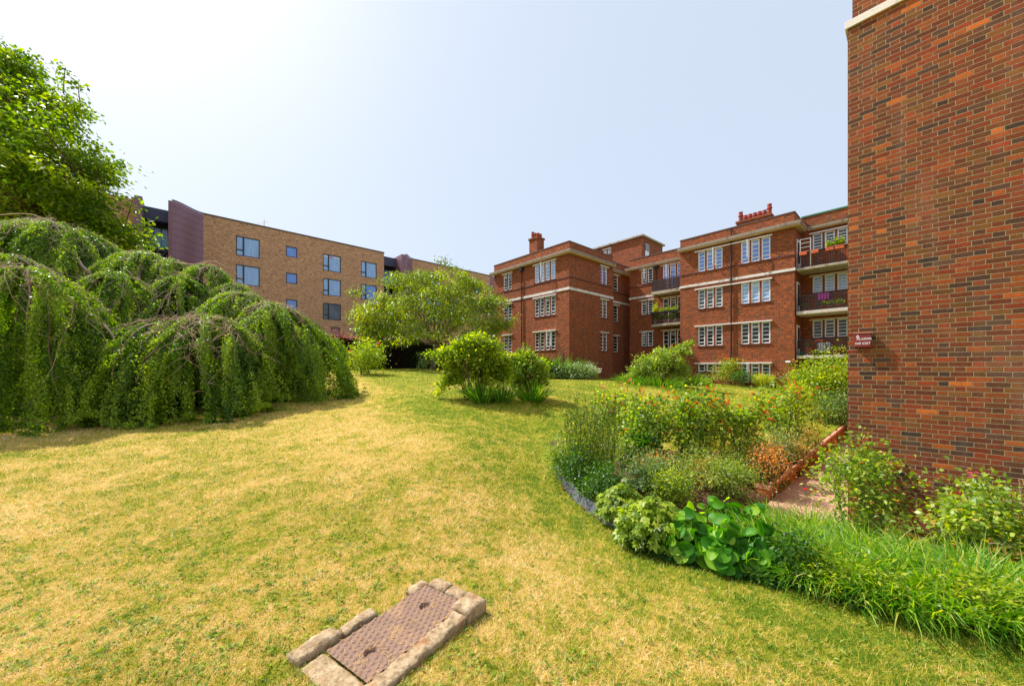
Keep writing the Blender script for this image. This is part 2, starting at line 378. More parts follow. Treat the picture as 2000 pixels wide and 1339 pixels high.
def axis(lo, hi, segs):
    v = [lo]; 
    while v[-1] < hi:
        x = v[-1]
        for l, h, s in segs:
            if l <= x < h: v.append(x + s); break
        else: v.append(x + 40)
    return v
aa = axis(-620, 900, [(-620, -60, 40), (-60, -8, 2.0), (-8, 16, 0.12), (16, 44, 0.5), (44, 100, 4)])
bb = axis(-620, 900, [(-620, -60, 40), (-60, -6, 2.0), (-6, 13, 0.12), (13, 44, 0.5), (44, 100, 4)])
aa = np.array(sorted(set([round(x, 3) for x in aa] + [6.9, 6.905, WALL_A]))); bb = np.array(sorted(set([round(x, 3) for x in bb] + [WALL_B, WALL_B + 0.11])))
GA, GB = np.meshgrid(aa, bb, indexing='ij')
GX = GA * cV - GB * sV; GY = GA * sV + GB * cV; GZ = gz(GX, GY)
V = np.stack([GX.ravel(), GY.ravel(), GZ.ravel()], 1)
na, nb = GA.shape; idx = np.arange(na * nb).reshape(na, nb)
Fq = np.stack([idx[:-1, :-1].ravel(), idx[1:, :-1].ravel(), idx[1:, 1:].ravel(), idx[:-1, 1:].ravel()], 1)
lawn = npmesh('lawn', V, Fq, M['lawn'], smooth=True); tag(lawn, kind='structure')

# soil sheet of the planted bed, 15 mm above the lawn sheet
BED = [(1072,862),(1082,900),(1096,948),(1130,985),(1165,1012),(1220,1044),(1300,1080),(1400,1108),(1500,1130),(1640,1170),(1800,1205),(2010,1244)]
bed_edge = [ground_at(*p) for p in BED]
def sheet(name, poly_xy, mat, dz, step=0.15, zf=None):
    poly = np.array(poly_xy); x0, y0 = poly.min(0); x1, y1 = poly.max(0)
    xs = np.arange(x0, x1, step); ys = np.arange(y0, y1, step)
    gx, gy = np.meshgrid(xs, ys, indexing='ij')
    def inside(X, Y):
        c = np.zeros(X.shape, bool); n = len(poly)
        for i in range(n):
            xa, ya = poly[i]; xb, yb = poly[(i + 1) % n]
            cond = ((ya > Y) != (yb > Y)); t = (Y - ya) / (yb - ya + 1e-12)
            c ^= cond & (X < xa + t * (xb - xa))
        return c
    z = (gz(gx, gy) if zf is None else zf(gx, gy)) + dz
    idx = np.arange(gx.size).reshape(gx.shape)
    cx = gx[:-1, :-1] + step / 2; cy = gy[:-1, :-1] + step / 2; m = inside(cx, cy)
    Fq = np.stack([idx[:-1, :-1][m], idx[1:, :-1][m], idx[1:, 1:][m], idx[:-1, 1:][m]], 1)
    return npmesh(name, np.stack([gx.ravel(), gy.ravel(), z.ravel()], 1), Fq, mat, smooth=True)
wall_xy = lambda a, b: to_xy(a, b)
bed_poly = [(p[0], p[1]) for p in bed_edge] + [(6.3, 3.0), to_xy(7.5, 0.4), to_xy(7.0, 1.6), to_xy(7.66, 1.72), to_xy(11.6, 1.75), to_xy(11.2, 2.8), (5.2, 8.6), (3.2, 8.3), (1.6, 8.6)]
tag(sheet('flower_bed_soil', bed_poly, M['soil'], 0.015, 0.08), kind='structure')

# sunken path
def path_mat():
    t = NT('red_brown_path'); g = t.n('ShaderNodeNewGeometry'); pos = g.outputs['Position']
    n = t.noise(pos, 6, 5, 0.7); n2 = t.noise(pos, 60, 3, 0.7)
    col = t.ramp(t.math('ADD', t.math('MULTIPLY', n, 0.7), t.math('MULTIPLY', n2, 0.3)), [(0.3, srgb(150, 112, 88)), (0.55, srgb(190, 152, 126)), (0.8, srgb(206, 176, 152))])
    return t.done(t.principled(col, 0.9, t.bump(n2, 0.5, 0.01), spec=0.2))
M['path'] = path_mat()
pm = MB(); A_ = np.linspace(6.3, 34, 60)
for a0, a1 in zip(A_[:-1], A_[1:]):
    b0 = -0.05 if a0 < 7.0 else 0.60
    P = [(*to_xy(a0, b0), float(path_z(a0))), (*to_xy(a1, b0), float(path_z(a1))), (*to_xy(a1, WALL_B + 0.05), float(path_z(a1))), (*to_xy(a0, WALL_B + 0.05), float(path_z(a0)))]
    pm.face(P)
tag(obj('path', pm, M['path']), kind='structure')

# ------------------------------------------------------------------ near brick building
def root_ab(name, a, b, z): X, Y = to_xy(a, b); return empty(name, (X, Y, z), VA)
NA, NB = 7.61, 0.695
nb_off = (NA, NB, -1.2)
near = root_ab('brick_building', *nb_off)
tag(near, 'close red and purple brick building wall filling the right edge under one pale band', 'building')
_, zb0 = hit_a(1650.8, 60.3, NA); _, zb1 = hit_a(1650.8, 46.5, NA)
m = MB().box(NA, NA + 12, -9, NB, -1.2, zb0); o = obj('wall', m, M['brick_near'], near, nb_off)
m = MB().box(NA + 0.035, NA + 12, -9, NB - 0.05, zb1 - 0.001, zb1 + 4.5); obj('wall', m, M['brick_near'], near, nb_off)
m = MB().box(NA - 0.03, NA + 12.03, -9.03, NB + 0.03, zb0, zb1); obj('stone_band', m, M['stone'], near, nb_off, bevel=0.004)

# intruder alarm box on its face
b0, zt = hit_a(1667.5, 651.5, NA - 0.09); b1, _ = hit_a(1701, 651.5, NA - 0.09); _, zbm = hit_a(1668, 678, NA - 0.09)
al = root_ab('alarm_box', NA, (b0 + b1) / 2, zbm)
tag(al, 'small dark red alarm box with worn white lettering, fixed to the brick wall at right', 'alarm box')
ao = (NA, (b0 + b1) / 2, zbm)
M['alarm'] = plain('dark_red_alarm_cover', srgb(128, 40, 34), 0.4, 0.15, 12, 0.1)
m = MB().box(NA - 0.088, NA - 0.002, b1, b0, zbm, zt); obj('cover', m, M['alarm'], al, ao, bevel=0.006)
m = MB().box(NA - 0.098, NA - 0.002, b1 - 0.006, b0 + 0.006, zt + 0.001, zt + 0.014); obj('lid', m, plain('faded_lid', srgb(196, 124, 96), 0.5), al, ao, bevel=0.004)
M['lettering'] = plain('worn_white_lettering', srgb(226, 212, 220), 0.6, 0.2, 30)
def text_obj(name, body, size, loc, nrm_rot, mat, parent, off, ext=0.001):
    cu = bpy.data.curves.new(name, 'FONT'); cu.body = body; cu.size = size; cu.extrude = ext; cu.align_x = 'CENTER'; cu.offset = size * 0.02
    tmp = bpy.data.objects.new(name, cu); C.objects.link(tmp); bpy.context.view_layer.update()
    me = bpy.data.meshes.new_from_object(tmp.evaluated_get(bpy.context.evaluated_depsgraph_get())); bpy.data.objects.remove(tmp); me.materials.clear(); me.materials.append(mat)
    o = bpy.data.objects.new(name, me); C.objects.link(o); o.parent = parent
    o.location = tuple(l - q for l, q in zip(loc, off)); o.rotation_euler = nrm_rot; return o
wd = b0 - b1; bm_ = (b0 + b1) / 2; hh = zt - zbm
rot_a = (R(90), 0, R(-90))      # faces -a, reads left to right towards -b
text_obj('lettering', 'ALARMS', hh * 0.215, (NA - 0.0895, bm_ - wd * 0.10, zbm + hh * 0.52), rot_a, M['lettering'], al, ao)
text_obj('lettering', '568 6207', hh * 0.215, (NA - 0.0895, bm_ - wd * 0.02, zbm + hh * 0.20), rot_a, M['lettering'], al, ao)
text_obj('lettering', '&', hh * 0.30, (NA - 0.0895, bm_ + wd * 0.26, zbm + hh * 0.68), rot_a, M['lettering'], al, ao)

# ------------------------------------------------------------------ garden retaining wall
rw_o = (WALL_A, WALL_B, EYE - 2.6)
rw = root_ab('retaining_wall', *rw_o); tag(rw, 'low orange brick retaining wall along the sunken path, capped with pinkish bricks', 'garden wall')
ztop = EYE - 2.1
m = MB(); m.box(WALL_A, 28.5, WALL_B, WALL_B + 0.22, EYE - 3.1, ztop - 0.07); obj('wall', m, M['brick_orange'], rw, rw_o)
M['coping'] = plain('pinkish_brick_coping', srgb(198, 142, 112), 0.85, 0.25, 14, 0.5)
m = MB(); x = WALL_A - 0.01
while x < 28.3:
    m.box(x, x + 0.215, WALL_B - 0.012, WALL_B + 0.232, ztop - 0.067, ztop + random.uniform(-0.004, 0.004)); x += 0.225
obj('coping', m, M['coping'], rw, rw_o, bevel=0.005)
w2o = (7.2, 1.95, EYE - 2.5); w2 = empty('step_wall', (*to_xy(7.2, 2.0), EYE - 2.5), VA + R(22))
tag(w2, 'short orange brick wall end half hidden by orange spurge beside the path gap', 'garden wall')
obj('wall', MB().box(0, 1.2, 0, 0.2, -0.3, 0.30), M['brick_orange'], w2); obj('coping', MB().box(-0.01, 1.21, -0.01, 0.21, 0.301, 0.36), M['coping'], w2, bevel=0.005)
# ------------------------------------------------------------------ red brick apartment block
RO = (22.47, 18.26, 0.3)
blk = root_ab('apartment_block', *RO)
tag(blk, 'red brick apartment block with white windows, pale bands, balconies and clay chimney pots', 'apartment block')
def P_(name, mb, mat, parent=None, **kw): return obj(name, mb, mat, parent or blk, RO, **kw)
def panel(mb, plane, A, s0, s1, z0, z1, holes, depth=0.12):
    """wall sheet in plane a=A ('a', facing -a) or b=A ('b', facing -b) with holes (s0,s1,z0,z1) and reveals"""
    if s0 > s1: s0, s1 = s1, s0
    ss = sorted({s0, s1, *[h[0] for h in holes], *[h[1] for h in holes]}); zs = sorted({z0, z1, *[h[2] for h in holes], *[h[3] for h in holes]})
    ss = [s for s in ss if s0 <= s <= s1]; zs = [z for z in zs if z0 <= z <= z1]
    pt = (lambda s, n, z: (A + n, s, z)) if plane == 'a' else (lambda s, n, z: (s, A + n, z))
    for i in range(len(ss) - 1):
        for j in range(len(zs) - 1):
            cs, cz = (ss[i] + ss[i+1]) / 2, (zs[j] + zs[j+1]) / 2
            if any(h[0] < cs < h[1] and h[2] < cz < h[3] for h in holes): continue
            q = [pt(ss[i], 0, zs[j]), pt(ss[i+1], 0, zs[j]), pt(ss[i+1], 0, zs[j+1]), pt(ss[i], 0, zs[j+1])]
            mb.face(q[::-1] if plane == 'a' else q)
    for a0, a1, b0, b1 in holes:
        for q in ([(a0,0,b0),(a0,depth,b0),(a0,depth,b1),(a0,0,b1)], [(a1,0,b0),(a1,0,b1),(a1,depth,b1),(a1,depth,b0)],
                  [(a0,0,b0),(a1,0,b0),(a1,depth,b0),(a0,depth,b0)], [(a0,0,b1),(a0,depth,b1),(a1,depth,b1),(a1,0,b1)]):
            mb.face([pt(*x) for x in q])
def bx(mb, plane, A, s0, s1, n0, n1, z0, z1):
    if plane == 'a': mb.box(A + n0, A + n1, s0, s1, z0, z1)
    else: mb.box(s0, s1, A + n0, A + n1, z0, z1)
def casement_window(plane, A, h, n, style='bars', pane='pane_dark', lintel=True, nbars=4, mull=0.11, open_light=None, parent=None, sill=True, ext=0.16):
    """window > pane, lintel, sill, mullion"""
    s0, s1, z0, z1 = h; parent = parent or blk
    w = (s1 - s0 - mull * (n - 1)) / n; fr = MB(); mu = MB(); pn = MB(); d0, d1 = 0.05, 0.10
    low = z0 + (z1 - z0) * 0.17
    for k in range(n):
        l = s0 + k * (w + mull); r = l + w; f = 0.075
        bx(fr, plane, A, l, l + f, d0, d1, z0, z1); bx(fr, plane, A, r - f, r, d0, d1, z0, z1)
        bx(fr, plane, A, l + f, r - f, d0, d1, z0, z0 + f); bx(fr, plane, A, l + f, r - f, d0, d1, z1 - f, z1)
        zb = z0 + f
        if style == 'bars':
            bx(fr, plane, A, l + f, r - f, d0 - 0.01, d1, low, low + 0.06); zb = low + 0.06
            nb_ = nbars
            for q in range(1, nb_):
                zz = zb + (z1 - f - zb) * q / nb_; bx(fr, plane, A, l + f, r - f, d0 + 0.012, d1 - 0.01, zz - 0.019, zz + 0.019)
            if k == 1 or (n == 2 and k == 0 and open_light == 'top'):
                zt = z1 - 0.26; bx(fr, plane, A, l + f, r - f, d0 - 0.012, d1, zt - 0.03, zt + 0.03)
        else:
            zz = (z0 + z1) / 2; bx(fr, plane, A, l + f, r - f, d0 + 0.012, d1 - 0.01, zz - 0.013, zz + 0.013)
        bx(pn, plane, A, l + 0.01, r - 0.01, d1 - 0.02, d1 - 0.012, z0 + 0.01, z1 - 0.01)
        if k < n - 1: bx(mu, plane, A, r + 0.002, r + mull - 0.002, -0.004, 0.13, z0, z1)
    W = P_('window', fr, M['white'], parent)
    P_('pane', pn, M[pane], W)
    if n > 1: P_('mullion', mu, M['mullion'], W)
    if lintel:
        m = MB(); bx(m, plane, A, s0 - ext, s1 + ext, -0.12, 0.02, z1 + 0.012, z1 + 0.075); P_('lintel', m, M['white'], W)
    if sill:
        m = MB(); bx(m, plane, A, s0 - 0.06, s1 + 0.06, -0.05, 0.10, z0 - 0.075, z0 - 0.004); P_('sill', m, M['sill'], W)
    if open_light is not None and open_light != 'top':      # one casement swung outward
        k = open_light; l = s0 + k * (w + mull); r = l + w
        m = MB(); zA = low + 0.03; hinge = l if k else r
        f = 0.05; bl = 0.55 * w
        def q(n0, n1, za, zb_):
            if plane == 'a': m.box(A - n1, A - n0, hinge - 0.02, hinge + 0.02, za, zb_)
            else: m.box(hinge - 0.02, hinge + 0.02, A - n1, A - n0, za, zb_)
        q(-0.04, 0.02, zA, z1); q(w * 0.95 - f, w * 0.95, zA, z1); q(0.02, w * 0.95 - f, zA, zA + f); q(0.02, w * 0.95 - f, z1 - f, z1)
        for t_ in (1, 2, 3): zz = zA + (z1 - zA) * t_ / 4; q(0.02, w * 0.95 - f, zz - 0.012, zz + 0.012)
        P_('open_casement', m, M['white'], W)
    return W
def hole(plane, A, xl, xr, yt, yb):
    f = hit_a if plane == 'a' else hit_b
    sA, zt = f(xl, yt, A); sB, _ = f(xr, yt, A); _, zb = f(xl, yb, A)
    return (min(sA, sB), max(sA, sB), zb, zt)

AA, AB_ = 22.47, 18.26; A2B = 19.13; BA = 31.37; CA = 29.48; DA = 31.4
A_left_b, _ = hit_a(965, 600, AA); A_right_a, _ = hit_b(1197.3, 600, AB_)
z_par = hit_a(1112.5, 471, AA)[1]; z_ct = hit_a(1112.5, 487.9, AA)[1]; z_cb = hit_a(1112.5, 494.5, AA)[1]
z_b1 = hit_a(1112.5, 560, AA)[1]; z_b0 = hit_a(1112.5, 565, AA)[1]; z_sold = hit_a(1112.5, 540, AA)[1]
G0 = -0.6
# --- wing A windows
rowA = [(519.5, 553.6), (584.1, 619.3), (649.3, 684.3)]
wide = [hole('a', AA, 1044.3, 1084.5, t, b) for t, b in rowA]
nar = [hole('a', AA, 983.3, 999.3, t, b) for t, b in [(535.8, 567.1), (595.5, 627.1), (654.9, 686)]]
zr = [(h[2], h[3]) for h in wide]
nar = [(n[0], n[1], z[0], z[1]) for n, z in zip(nar, zr)]
rt = [hole('b', AB_, 1173.6, 1186.0, t, b) for t, b in [(519.5, 553.9), (583.5, 619), (648, 682.5)]]
rt = [(n[0], n[1], z[0], z[1]) for n, z in zip(rt, zr)]
r2 = [hole('b', A2B, 1199, 1207.2, t, b) for t, b in [(536, 560), (595, 626.4), (653, 683.9)]]
r2 = [(n[0], n[1], z[0], z[1]) for n, z in zip(r2, zr)]
A2_a0 = A_right_a; A2_a1 = 33.2
m = MB()
panel(m, 'a', AA, AB_, A_left_b, G0, z_par, wide + nar)
panel(m, 'b', AB_, AA, A_right_a, G0, z_par, rt)
m.face([(A_right_a, AB_, G0), (A_right_a, A2B, G0), (A_right_a, A2B, z_par), (A_right_a, AB_, z_par)])
m.face([(AA, A_left_b, G0), (AA, A_left_b, z_par), (AA + 14, A_left_b, z_par), (AA + 14, A_left_b, G0)])
panel(m, 'b', A2B, A2_a0, A2_a1, G0, z_par, r2)
P_('wall', m, M['brick_far'])
m = MB(); m.box(AA + 0.3, A_right_a + 6, A2B + 0.3, A_left_b - 0.3, z_ct - 0.2, z_ct + 0.25); P_('roof', m, M['lead'])
# inner face and top of the parapet
m = MB(); m.box(AA - 0.03, AA + 0.24, AB_ - 0.03, A_left_b + 0.03, z_par + 0.002, z_par + 0.07); m.box(AA + 0.241, A_right_a + 0.03, AB_ - 0.03, AB_ + 0.24, z_par + 0.002, z_par + 0.07)
m.box(A_right_a + 0.031, A2_a1, A2B - 0.03, A2B + 0.24, z_par + 0.002, z_par + 0.07)
P_('parapet_coping', m, M['lead'])
m = MB()
m.box(AA - 0.34, AA - 0.002, AB_ - 0.34, A_left_b + 0.34, z_ct - 0.17, z_ct)
m.box(AA - 0.0018, A_right_a + 0.002, AB_ - 0.34, AB_ - 0.002, z_ct - 0.17, z_ct)
m.box(A_right_a + 0.002, A2_a1, A2B - 0.34, A2B - 0.002, z_ct - 0.17, z_ct)
P_('cornice', m, M['cornice'])
m = MB(); m.box(AA - 0.30, AA - 0.003, AB_ - 0.30, A_left_b + 0.30, z_cb, z_ct - 0.172); m.box(AA - 0.0028, A_right_a + 0.01, AB_ - 0.30, AB_ - 0.003, z_cb, z_ct - 0.172)
m.box(A_right_a + 0.01, A2_a1, A2B - 0.30, A2B - 0.003, z_cb, z_ct - 0.172)
P_('soffit', m, M['soffit'])
m = MB()
for (za, zb2, pr) in ((z_b0, z_b1, 0.05),):
    m.box(AA - pr, AA - 0.002, AB_ - pr, A_left_b + pr, za, zb2); m.box(AA - 0.0018, A_right_a + 0.02, AB_ - pr, AB_ - 0.002, za, zb2); m.box(A_right_a + 0.021, A2_a1, A2B - pr, A2B - 0.002, za, zb2)
P_('stone_band', m, M['stone'])
m = MB(); m.box(AA - 0.035, AA - 0.002, AB_ - 0.035, A_left_b + 0.035, z_sold - 0.04, z_sold + 0.035); m.box(AA - 0.0018, A_right_a + 0.02, AB_ - 0.035, AB_ - 0.002, z_sold - 0.04, z_sold + 0.035); m.box(A_right_a + 0.021, A2_a1, A2B - 0.035, A2B - 0.002, z_sold - 0.04, z_sold + 0.035)
P_('brick_string_course', m, M['sill'])
for i, h in enumerate(wide): casement_window('a', AA, h, 4, pane=['pane_net_sky', 'pane_mid', 'pane_dark'][i], open_light=[2, None, 3][i] if i != 2 else 0)
for i, h in enumerate(nar): casement_window('a', AA, h, 2, pane=['pane_mid', 'pane_dark', 'pane_dark'][i])
for i, h in enumerate(rt): casement_window('b', AB_, h, 2, pane=['pane_blue', 'pane_mid', 'pane_dark'][i])
for i, h in enumerate(r2): casement_window('b', A2B, h, 1, pane='pane_dark')
# air bricks low on wing A's right flank
for px in (1147, 1164, 1183.5):
    a_, z_ = hit_b(px, 712.5, AB_); m = MB(); m.box(a_ - 0.07, a_ + 0.07, AB_ - 0.006, AB_ + 0.02, z_ - 0.12, z_ + 0.12); P_('air_vent', m, M['sill'])
# --- downpipe on wing A
def downpipe(px, ytop, plane_a, zbot, hopper=True):
    b_, z_ = hit_a(px, ytop, plane_a - 0.09); m = MB(); m.tube([(plane_a - 0.09, b_, z_), (plane_a - 0.09, b_, zbot)], 0.05, 8)
    zz = z_
    while zz > zbot: m.lathe(plane_a - 0.09, b_, [(0.05, zz - 0.08), (0.068, zz - 0.08), (0.068, zz), (0.05, zz)], 8); zz -= 1.8
    o = P_('downpipe', m, M['pipe'])
    if hopper:
        m = MB(); m.box(plane_a - 0.26, plane_a - 0.01, b_ - 0.2, b_ + 0.2, z_ + 0.02, z_ + 0.30); m.box(plane_a - 0.18, plane_a - 0.02, b_ - 0.11, b_ + 0.11, z_ - 0.14, z_ + 0.018); P_('rain_hopper', m, M['iron'], o, bevel=0.015)
downpipe(1018.7, 529, AA, G0)
# --- chimney on wing A
def chimney(a0, a1, b0, b1, z0, z1, pots, cap=True):
    m = MB().box(a0, a1, b0, b1, z0, z1); ch = P_('chimney', m, M['brick_far'])
    m = MB().box(a0 - 0.07, a1 + 0.07, b0 - 0.07, b1 + 0.07, z1 + 0.002, z1 + 0.16); P_('chimney_cap', m, M['brick_far'], ch)
    for (pa, pb, r, h) in pots:
        m = MB().lathe(pa, pb, [(r, z1 + 0.162), (r, z1 + h * 0.6), (r * 1.22, z1 + h * 0.66), (r * 1.22, z1 + h * 0.74), (r * 0.95, z1 + h * 0.8), (r * 1.05, z1 + h), (r * 0.8, z1 + h)], 12)
        P_('chimney_pot', m, M['pot'], ch, smooth=False)
aC, bC = to_ab(0.068 * 33, 33); zc1 = (718 - 466.5) / F * 33 + EYE
chimney(aC - 0.45, aC + 0.45, bC - 0.5, bC + 0.5, z_ct, zc1 - 0.15, [(aC - 0.2, bC + 0.28, 0.13, 0.78), (aC + 0.2, bC + 0.25, 0.13, 0.6), (aC - 0.2, bC - 0.02, 0.13, 0.6), (aC + 0.2, bC - 0.02, 0.13, 0.7), (aC - 0.2, bC - 0.3, 0.12, 0.5), (aC + 0.2, bC - 0.3, 0.12, 0.55)])
# --- wing B with its balconies
zB_par = hit_a(1230, 509, BA)[1]; zB_ct = hit_a(1230, 525.5, BA)[1]; zB_cb = hit_a(1230, 530.5, BA)[1]
B_b1 = hit_a(1230, 600, BA)[0]; B_b0 = hit_a(1328, 600, CA)[0] - 0.3
zbB1 = hit_a(1230, 582, BA)[1]; zbB0 = hit_a(1230, 585.6, BA)[1]
hB = [hole('a', BA, 1252.7, 1275.2, t, b) for t, b in [(528.4, 554.5), (588, 615), (648.8, 676)]]
hBw = [hole('a', BA, 1294.7, 1334, t, b) for t, b in [(520, 563), (583, 628), (646, 688)]]
m = MB(); panel(m, 'a', BA, B_b0, B_b1, G0, zB_par, hB + hBw)
m.face([(BA, B_b1, G0), (BA, B_b1, zB_par), (BA + 8, B_b1, zB_par), (BA + 8, B_b1, G0)])
P_('wall', m, M['brick_far'])
P_('parapet_coping', MB().box(BA - 0.03, BA + 0.24, B_b0, B_b1 + 0.03, zB_par + 0.002, zB_par + 0.07), M['lead'])
P_('cornice', MB().box(BA - 0.36, BA - 0.002, B_b0 + 0.3, B_b1 + 0.36, zB_ct - 0.13, zB_ct), M['cornice'])
P_('soffit', MB().box(BA - 0.32, BA - 0.003, B_b0 + 0.3, B_b1 + 0.32, zB_cb, zB_ct - 0.132), M['soffit'])
P_('roof', MB().box(BA + 0.25, BA + 9, B_b0, B_b1, zB_ct - 0.2, zB_ct + 0.3), M['lead'])
bb_end = hit_a(1281, 580, BA)[0]
P_('stone_band', MB().box(BA - 0.05, BA - 0.002, bb_end, B_b1 + 0.05, zbB0, zbB1), M['stone'])
zsB = hit_a(1230, 563, BA)[1]; P_('brick_string_course', MB().box(BA - 0.035, BA - 0.002, bb_end, B_b1 + 0.035, zsB - 0.04, zsB + 0.035), M['sill'])
for i, h in enumerate(hB): casement_window('a', BA, h, 2, pane=['pane_dark', 'pane_mid', 'pane_dark'][i], open_light=1 if i != 1 else None)
for i, h in enumerate(hBw): casement_window('a', BA, h, 3, pane=['pane_blue', 'pane_mid', 'pane_dark'][i], open_light=2 if i == 0 else None)
def balcony(a0, a1, b0, b1, zt, th, slabmat, rail='bars', left=True, matr='iron'):
    s = P_('balcony', MB().box(a0, a1, b0, b1, zt - th, zt), slabmat, bevel=0.02)
    m = MB(); h = 1.02; ra = a0 + 0.06
    m.box(ra - 0.02, ra + 0.02, b0, b1 - 0.06, zt + h - 0.04, zt + h); m.box(ra - 0.015, ra + 0.015, b0, b1 - 0.06, zt + 0.07, zt + 0.10)
    n = int((b1 - b0) / 0.115)
    for k in range(n + 1):
        b = b1 - 0.07 - k * 0.115; w = 0.024 if k % 8 == 0 else 0.014
        if b < b0: break
        m.box(ra - w, ra + w, b - w, b + w, zt + 0.002, zt + h - 0.041)
        if rail == 'lattice' and k < n:
            for q in range(4):
                z0_ = zt + 0.14 + q * 0.2
                m.tube([(ra, b, z0_), (ra, b - 0.115, z0_ + 0.1), (ra, b, z0_ + 0.2)], 0.006, 4, False)
    if left:
        m.box(ra, a1 - 0.02, b1 - 0.09, b1 - 0.05, zt + h - 0.04, zt + h - 0.001); x = ra + 0.12
        while x < a1 - 0.05: m.box(x - 0.009, x + 0.009, b1 - 0.079, b1 - 0.061, zt + 0.002, zt + h - 0.041); x += 0.115
    P_('railing', m, M[matr], s); return s
bal_a0 = 30.25
for (xt, yt, yb, mt) in ((1272, 570.5, 576.5, 'concrete'), (1272, 633.5, 638.3, 'concrete')):
    b_l, zt = hit_a(xt, yt, bal_a0); _, zb_ = hit_a(xt, yb, bal_a0)
    s = balcony(bal_a0, BA - 0.003, B_b0 + 0.32, b_l, zt, max(0.16, zt - zb_), M[mt], matr='iron')
    if xt == 1272 and yt < 600:   # upper one: slatted brown screen behind the bars
        m = MB(); b = B_b0 + 0.36
        while b < b_l - 0.15: m.box(bal_a0 + 0.10, bal_a0 + 0.115, b, b + 0.085, zt + 0.05, zt + 0.95); b += 0.105
        P_('slat_screen', m, plain('weathered_grey_brown_slats', srgb(132, 104, 104), 0.8, 0.3, 9), s)
bal1 = hit_a(1272, 570.5, bal_a0); bal2 = hit_a(1272, 633.5, bal_a0)
b_, z_ = hit_a(1281, 520, BA - 0.3); downpipe(1281, 524, BA, bal1[1] + 0.1)
# --- wing C
C_b0 = hit_a(1552, 600, CA)[0]; C_b1 = hit_a(1328.5, 600, CA)[0]
zC_par = hit_a(1551, 414.3, CA)[1]; zC_ct = hit_a(1551, 434.5, CA)[1]; zC_cb = hit_a(1551, 443.2, CA)[1]
zbC1 = hit_a(1551, 523, CA)[1]; zbC0 = hit_a(1551, 528.2, CA)[1]; zsC = hit_a(1551, 497.4, CA)[1]
LW = [(492, 531.2), (565.7, 603.8), (638.4, 675.5), (710.5, 725)]; RWn = [(474, 515.6), (553.7, 593.8), (631.8, 672), (710, 745.6)]
hL = [hole('a', CA, 1363.5, 1411, t, b) for t, b in LW]; hR = [hole('a', CA, 1447.1, 1504.5, t, b) for t, b in RWn]
hL = [(l[0], l[1], (r[2] if i < 3 else l[2]), r[3]) for i, (l, r) in enumerate(zip(hL, hR))]
m = MB(); panel(m, 'a', CA, C_b0, C_b1, G0 - 0.6, zC_par, hL + hR)
m.face([(CA, C_b0, G0 - 0.6), (CA, C_b0, zC_par), (DA + 0.1, C_b0, zC_par), (DA + 0.1, C_b0, G0 - 0.6)][::-1])
m.face([(CA, C_b1, G0 - 0.6), (CA, C_b1, zC_par), (CA + 9, C_b1, zC_par), (CA + 9, C_b1, G0 - 0.6)])
P_('wall', m, M['brick_far'])
P_('parapet_coping', MB().box(CA - 0.03, CA + 0.24, C_b0 - 0.03, C_b1 + 0.03, zC_par + 0.002, zC_par + 0.07).box(CA + 0.241, DA + 2, C_b0 - 0.03, C_b0 + 0.2, zC_par + 0.002, zC_par + 0.07), M['lead'])
P_('cornice', MB().box(CA - 0.38, CA - 0.002, C_b0 - 0.38, C_b1 + 0.1, zC_ct - 0.20, zC_ct).box(CA - 0.0018, DA - 0.3, C_b0 - 0.38, C_b0 - 0.002, zC_ct - 0.20, zC_ct), M['cornice'])
P_('soffit', MB().box(CA - 0.33, CA - 0.003, C_b0 - 0.33, C_b1 + 0.05, zC_cb, zC_ct - 0.202).box(CA - 0.0028, DA - 0.3, C_b0 - 0.33, C_b0 - 0.003, zC_cb, zC_ct - 0.202), M['soffit'])
P_('stone_band', MB().box(CA - 0.05, CA - 0.002, C_b0 - 0.05, C_b1 + 0.03, zbC0, zbC1), M['stone'])
P_('brick_string_course', MB().box(CA - 0.035, CA - 0.002, C_b0 - 0.035, C_b1, zsC - 0.04, zsC + 0.035), M['sill'])
P_('roof', MB().box(CA + 0.25, CA + 9, C_b0 + 0.2, C_b1, zC_ct - 0.2, zC_ct + 0.3), M['lead'])
for i, h in enumerate(hL): casement_window('a', CA, h, 3, style='bars' if i < 3 else 'low', pane=['pane_blue', 'pane_mid', 'pane_dark', 'pane_dark'][i], lintel=False, open_light=[0, None, None, None][i])
for i, h in enumerate(hR):
    casement_window('a', CA, h, 3, pane=['pane_blue', 'pane_net_sky', 'pane_dark', 'pane_mid'][i], lintel=False, open_light=[2, None, None, 2][i])
    P_('lintel', MB().box(CA - 0.13, CA + 0.02, h[0] - 0.12, hL[0][1] + 0.22, h[3] + 0.012, h[3] + 0.085), M['white'])
downpipe(1428, 447, CA, G0 - 0.6, False)
# bulkhead lamp (unlit)
b_, z_ = hit_a(1539.5, 706, CA); P_('wall_lamp', MB().box(CA - 0.08, CA - 0.002, b_ - 0.14, b_ + 0.14, z_ - 0.07, z_ + 0.05), M['white'], bevel=0.02)
# long chimney
bq1 = hit_a(1439, 430, 31.0)[0]; bq0 = hit_a(1505, 430, 31.0)[0]; zq = hit_a(1472, 424.5, 31.0)[1]
nP = 7; pots = [(31.4, bq1 - (bq1 - bq0) * (k + 0.5) / nP, 0.14, 0.95 if k in (0, 6) else 0.6) for k in range(nP)]
chimney(31.0, 31.8, bq0, bq1, zC_ct, zq - 0.16, pots)
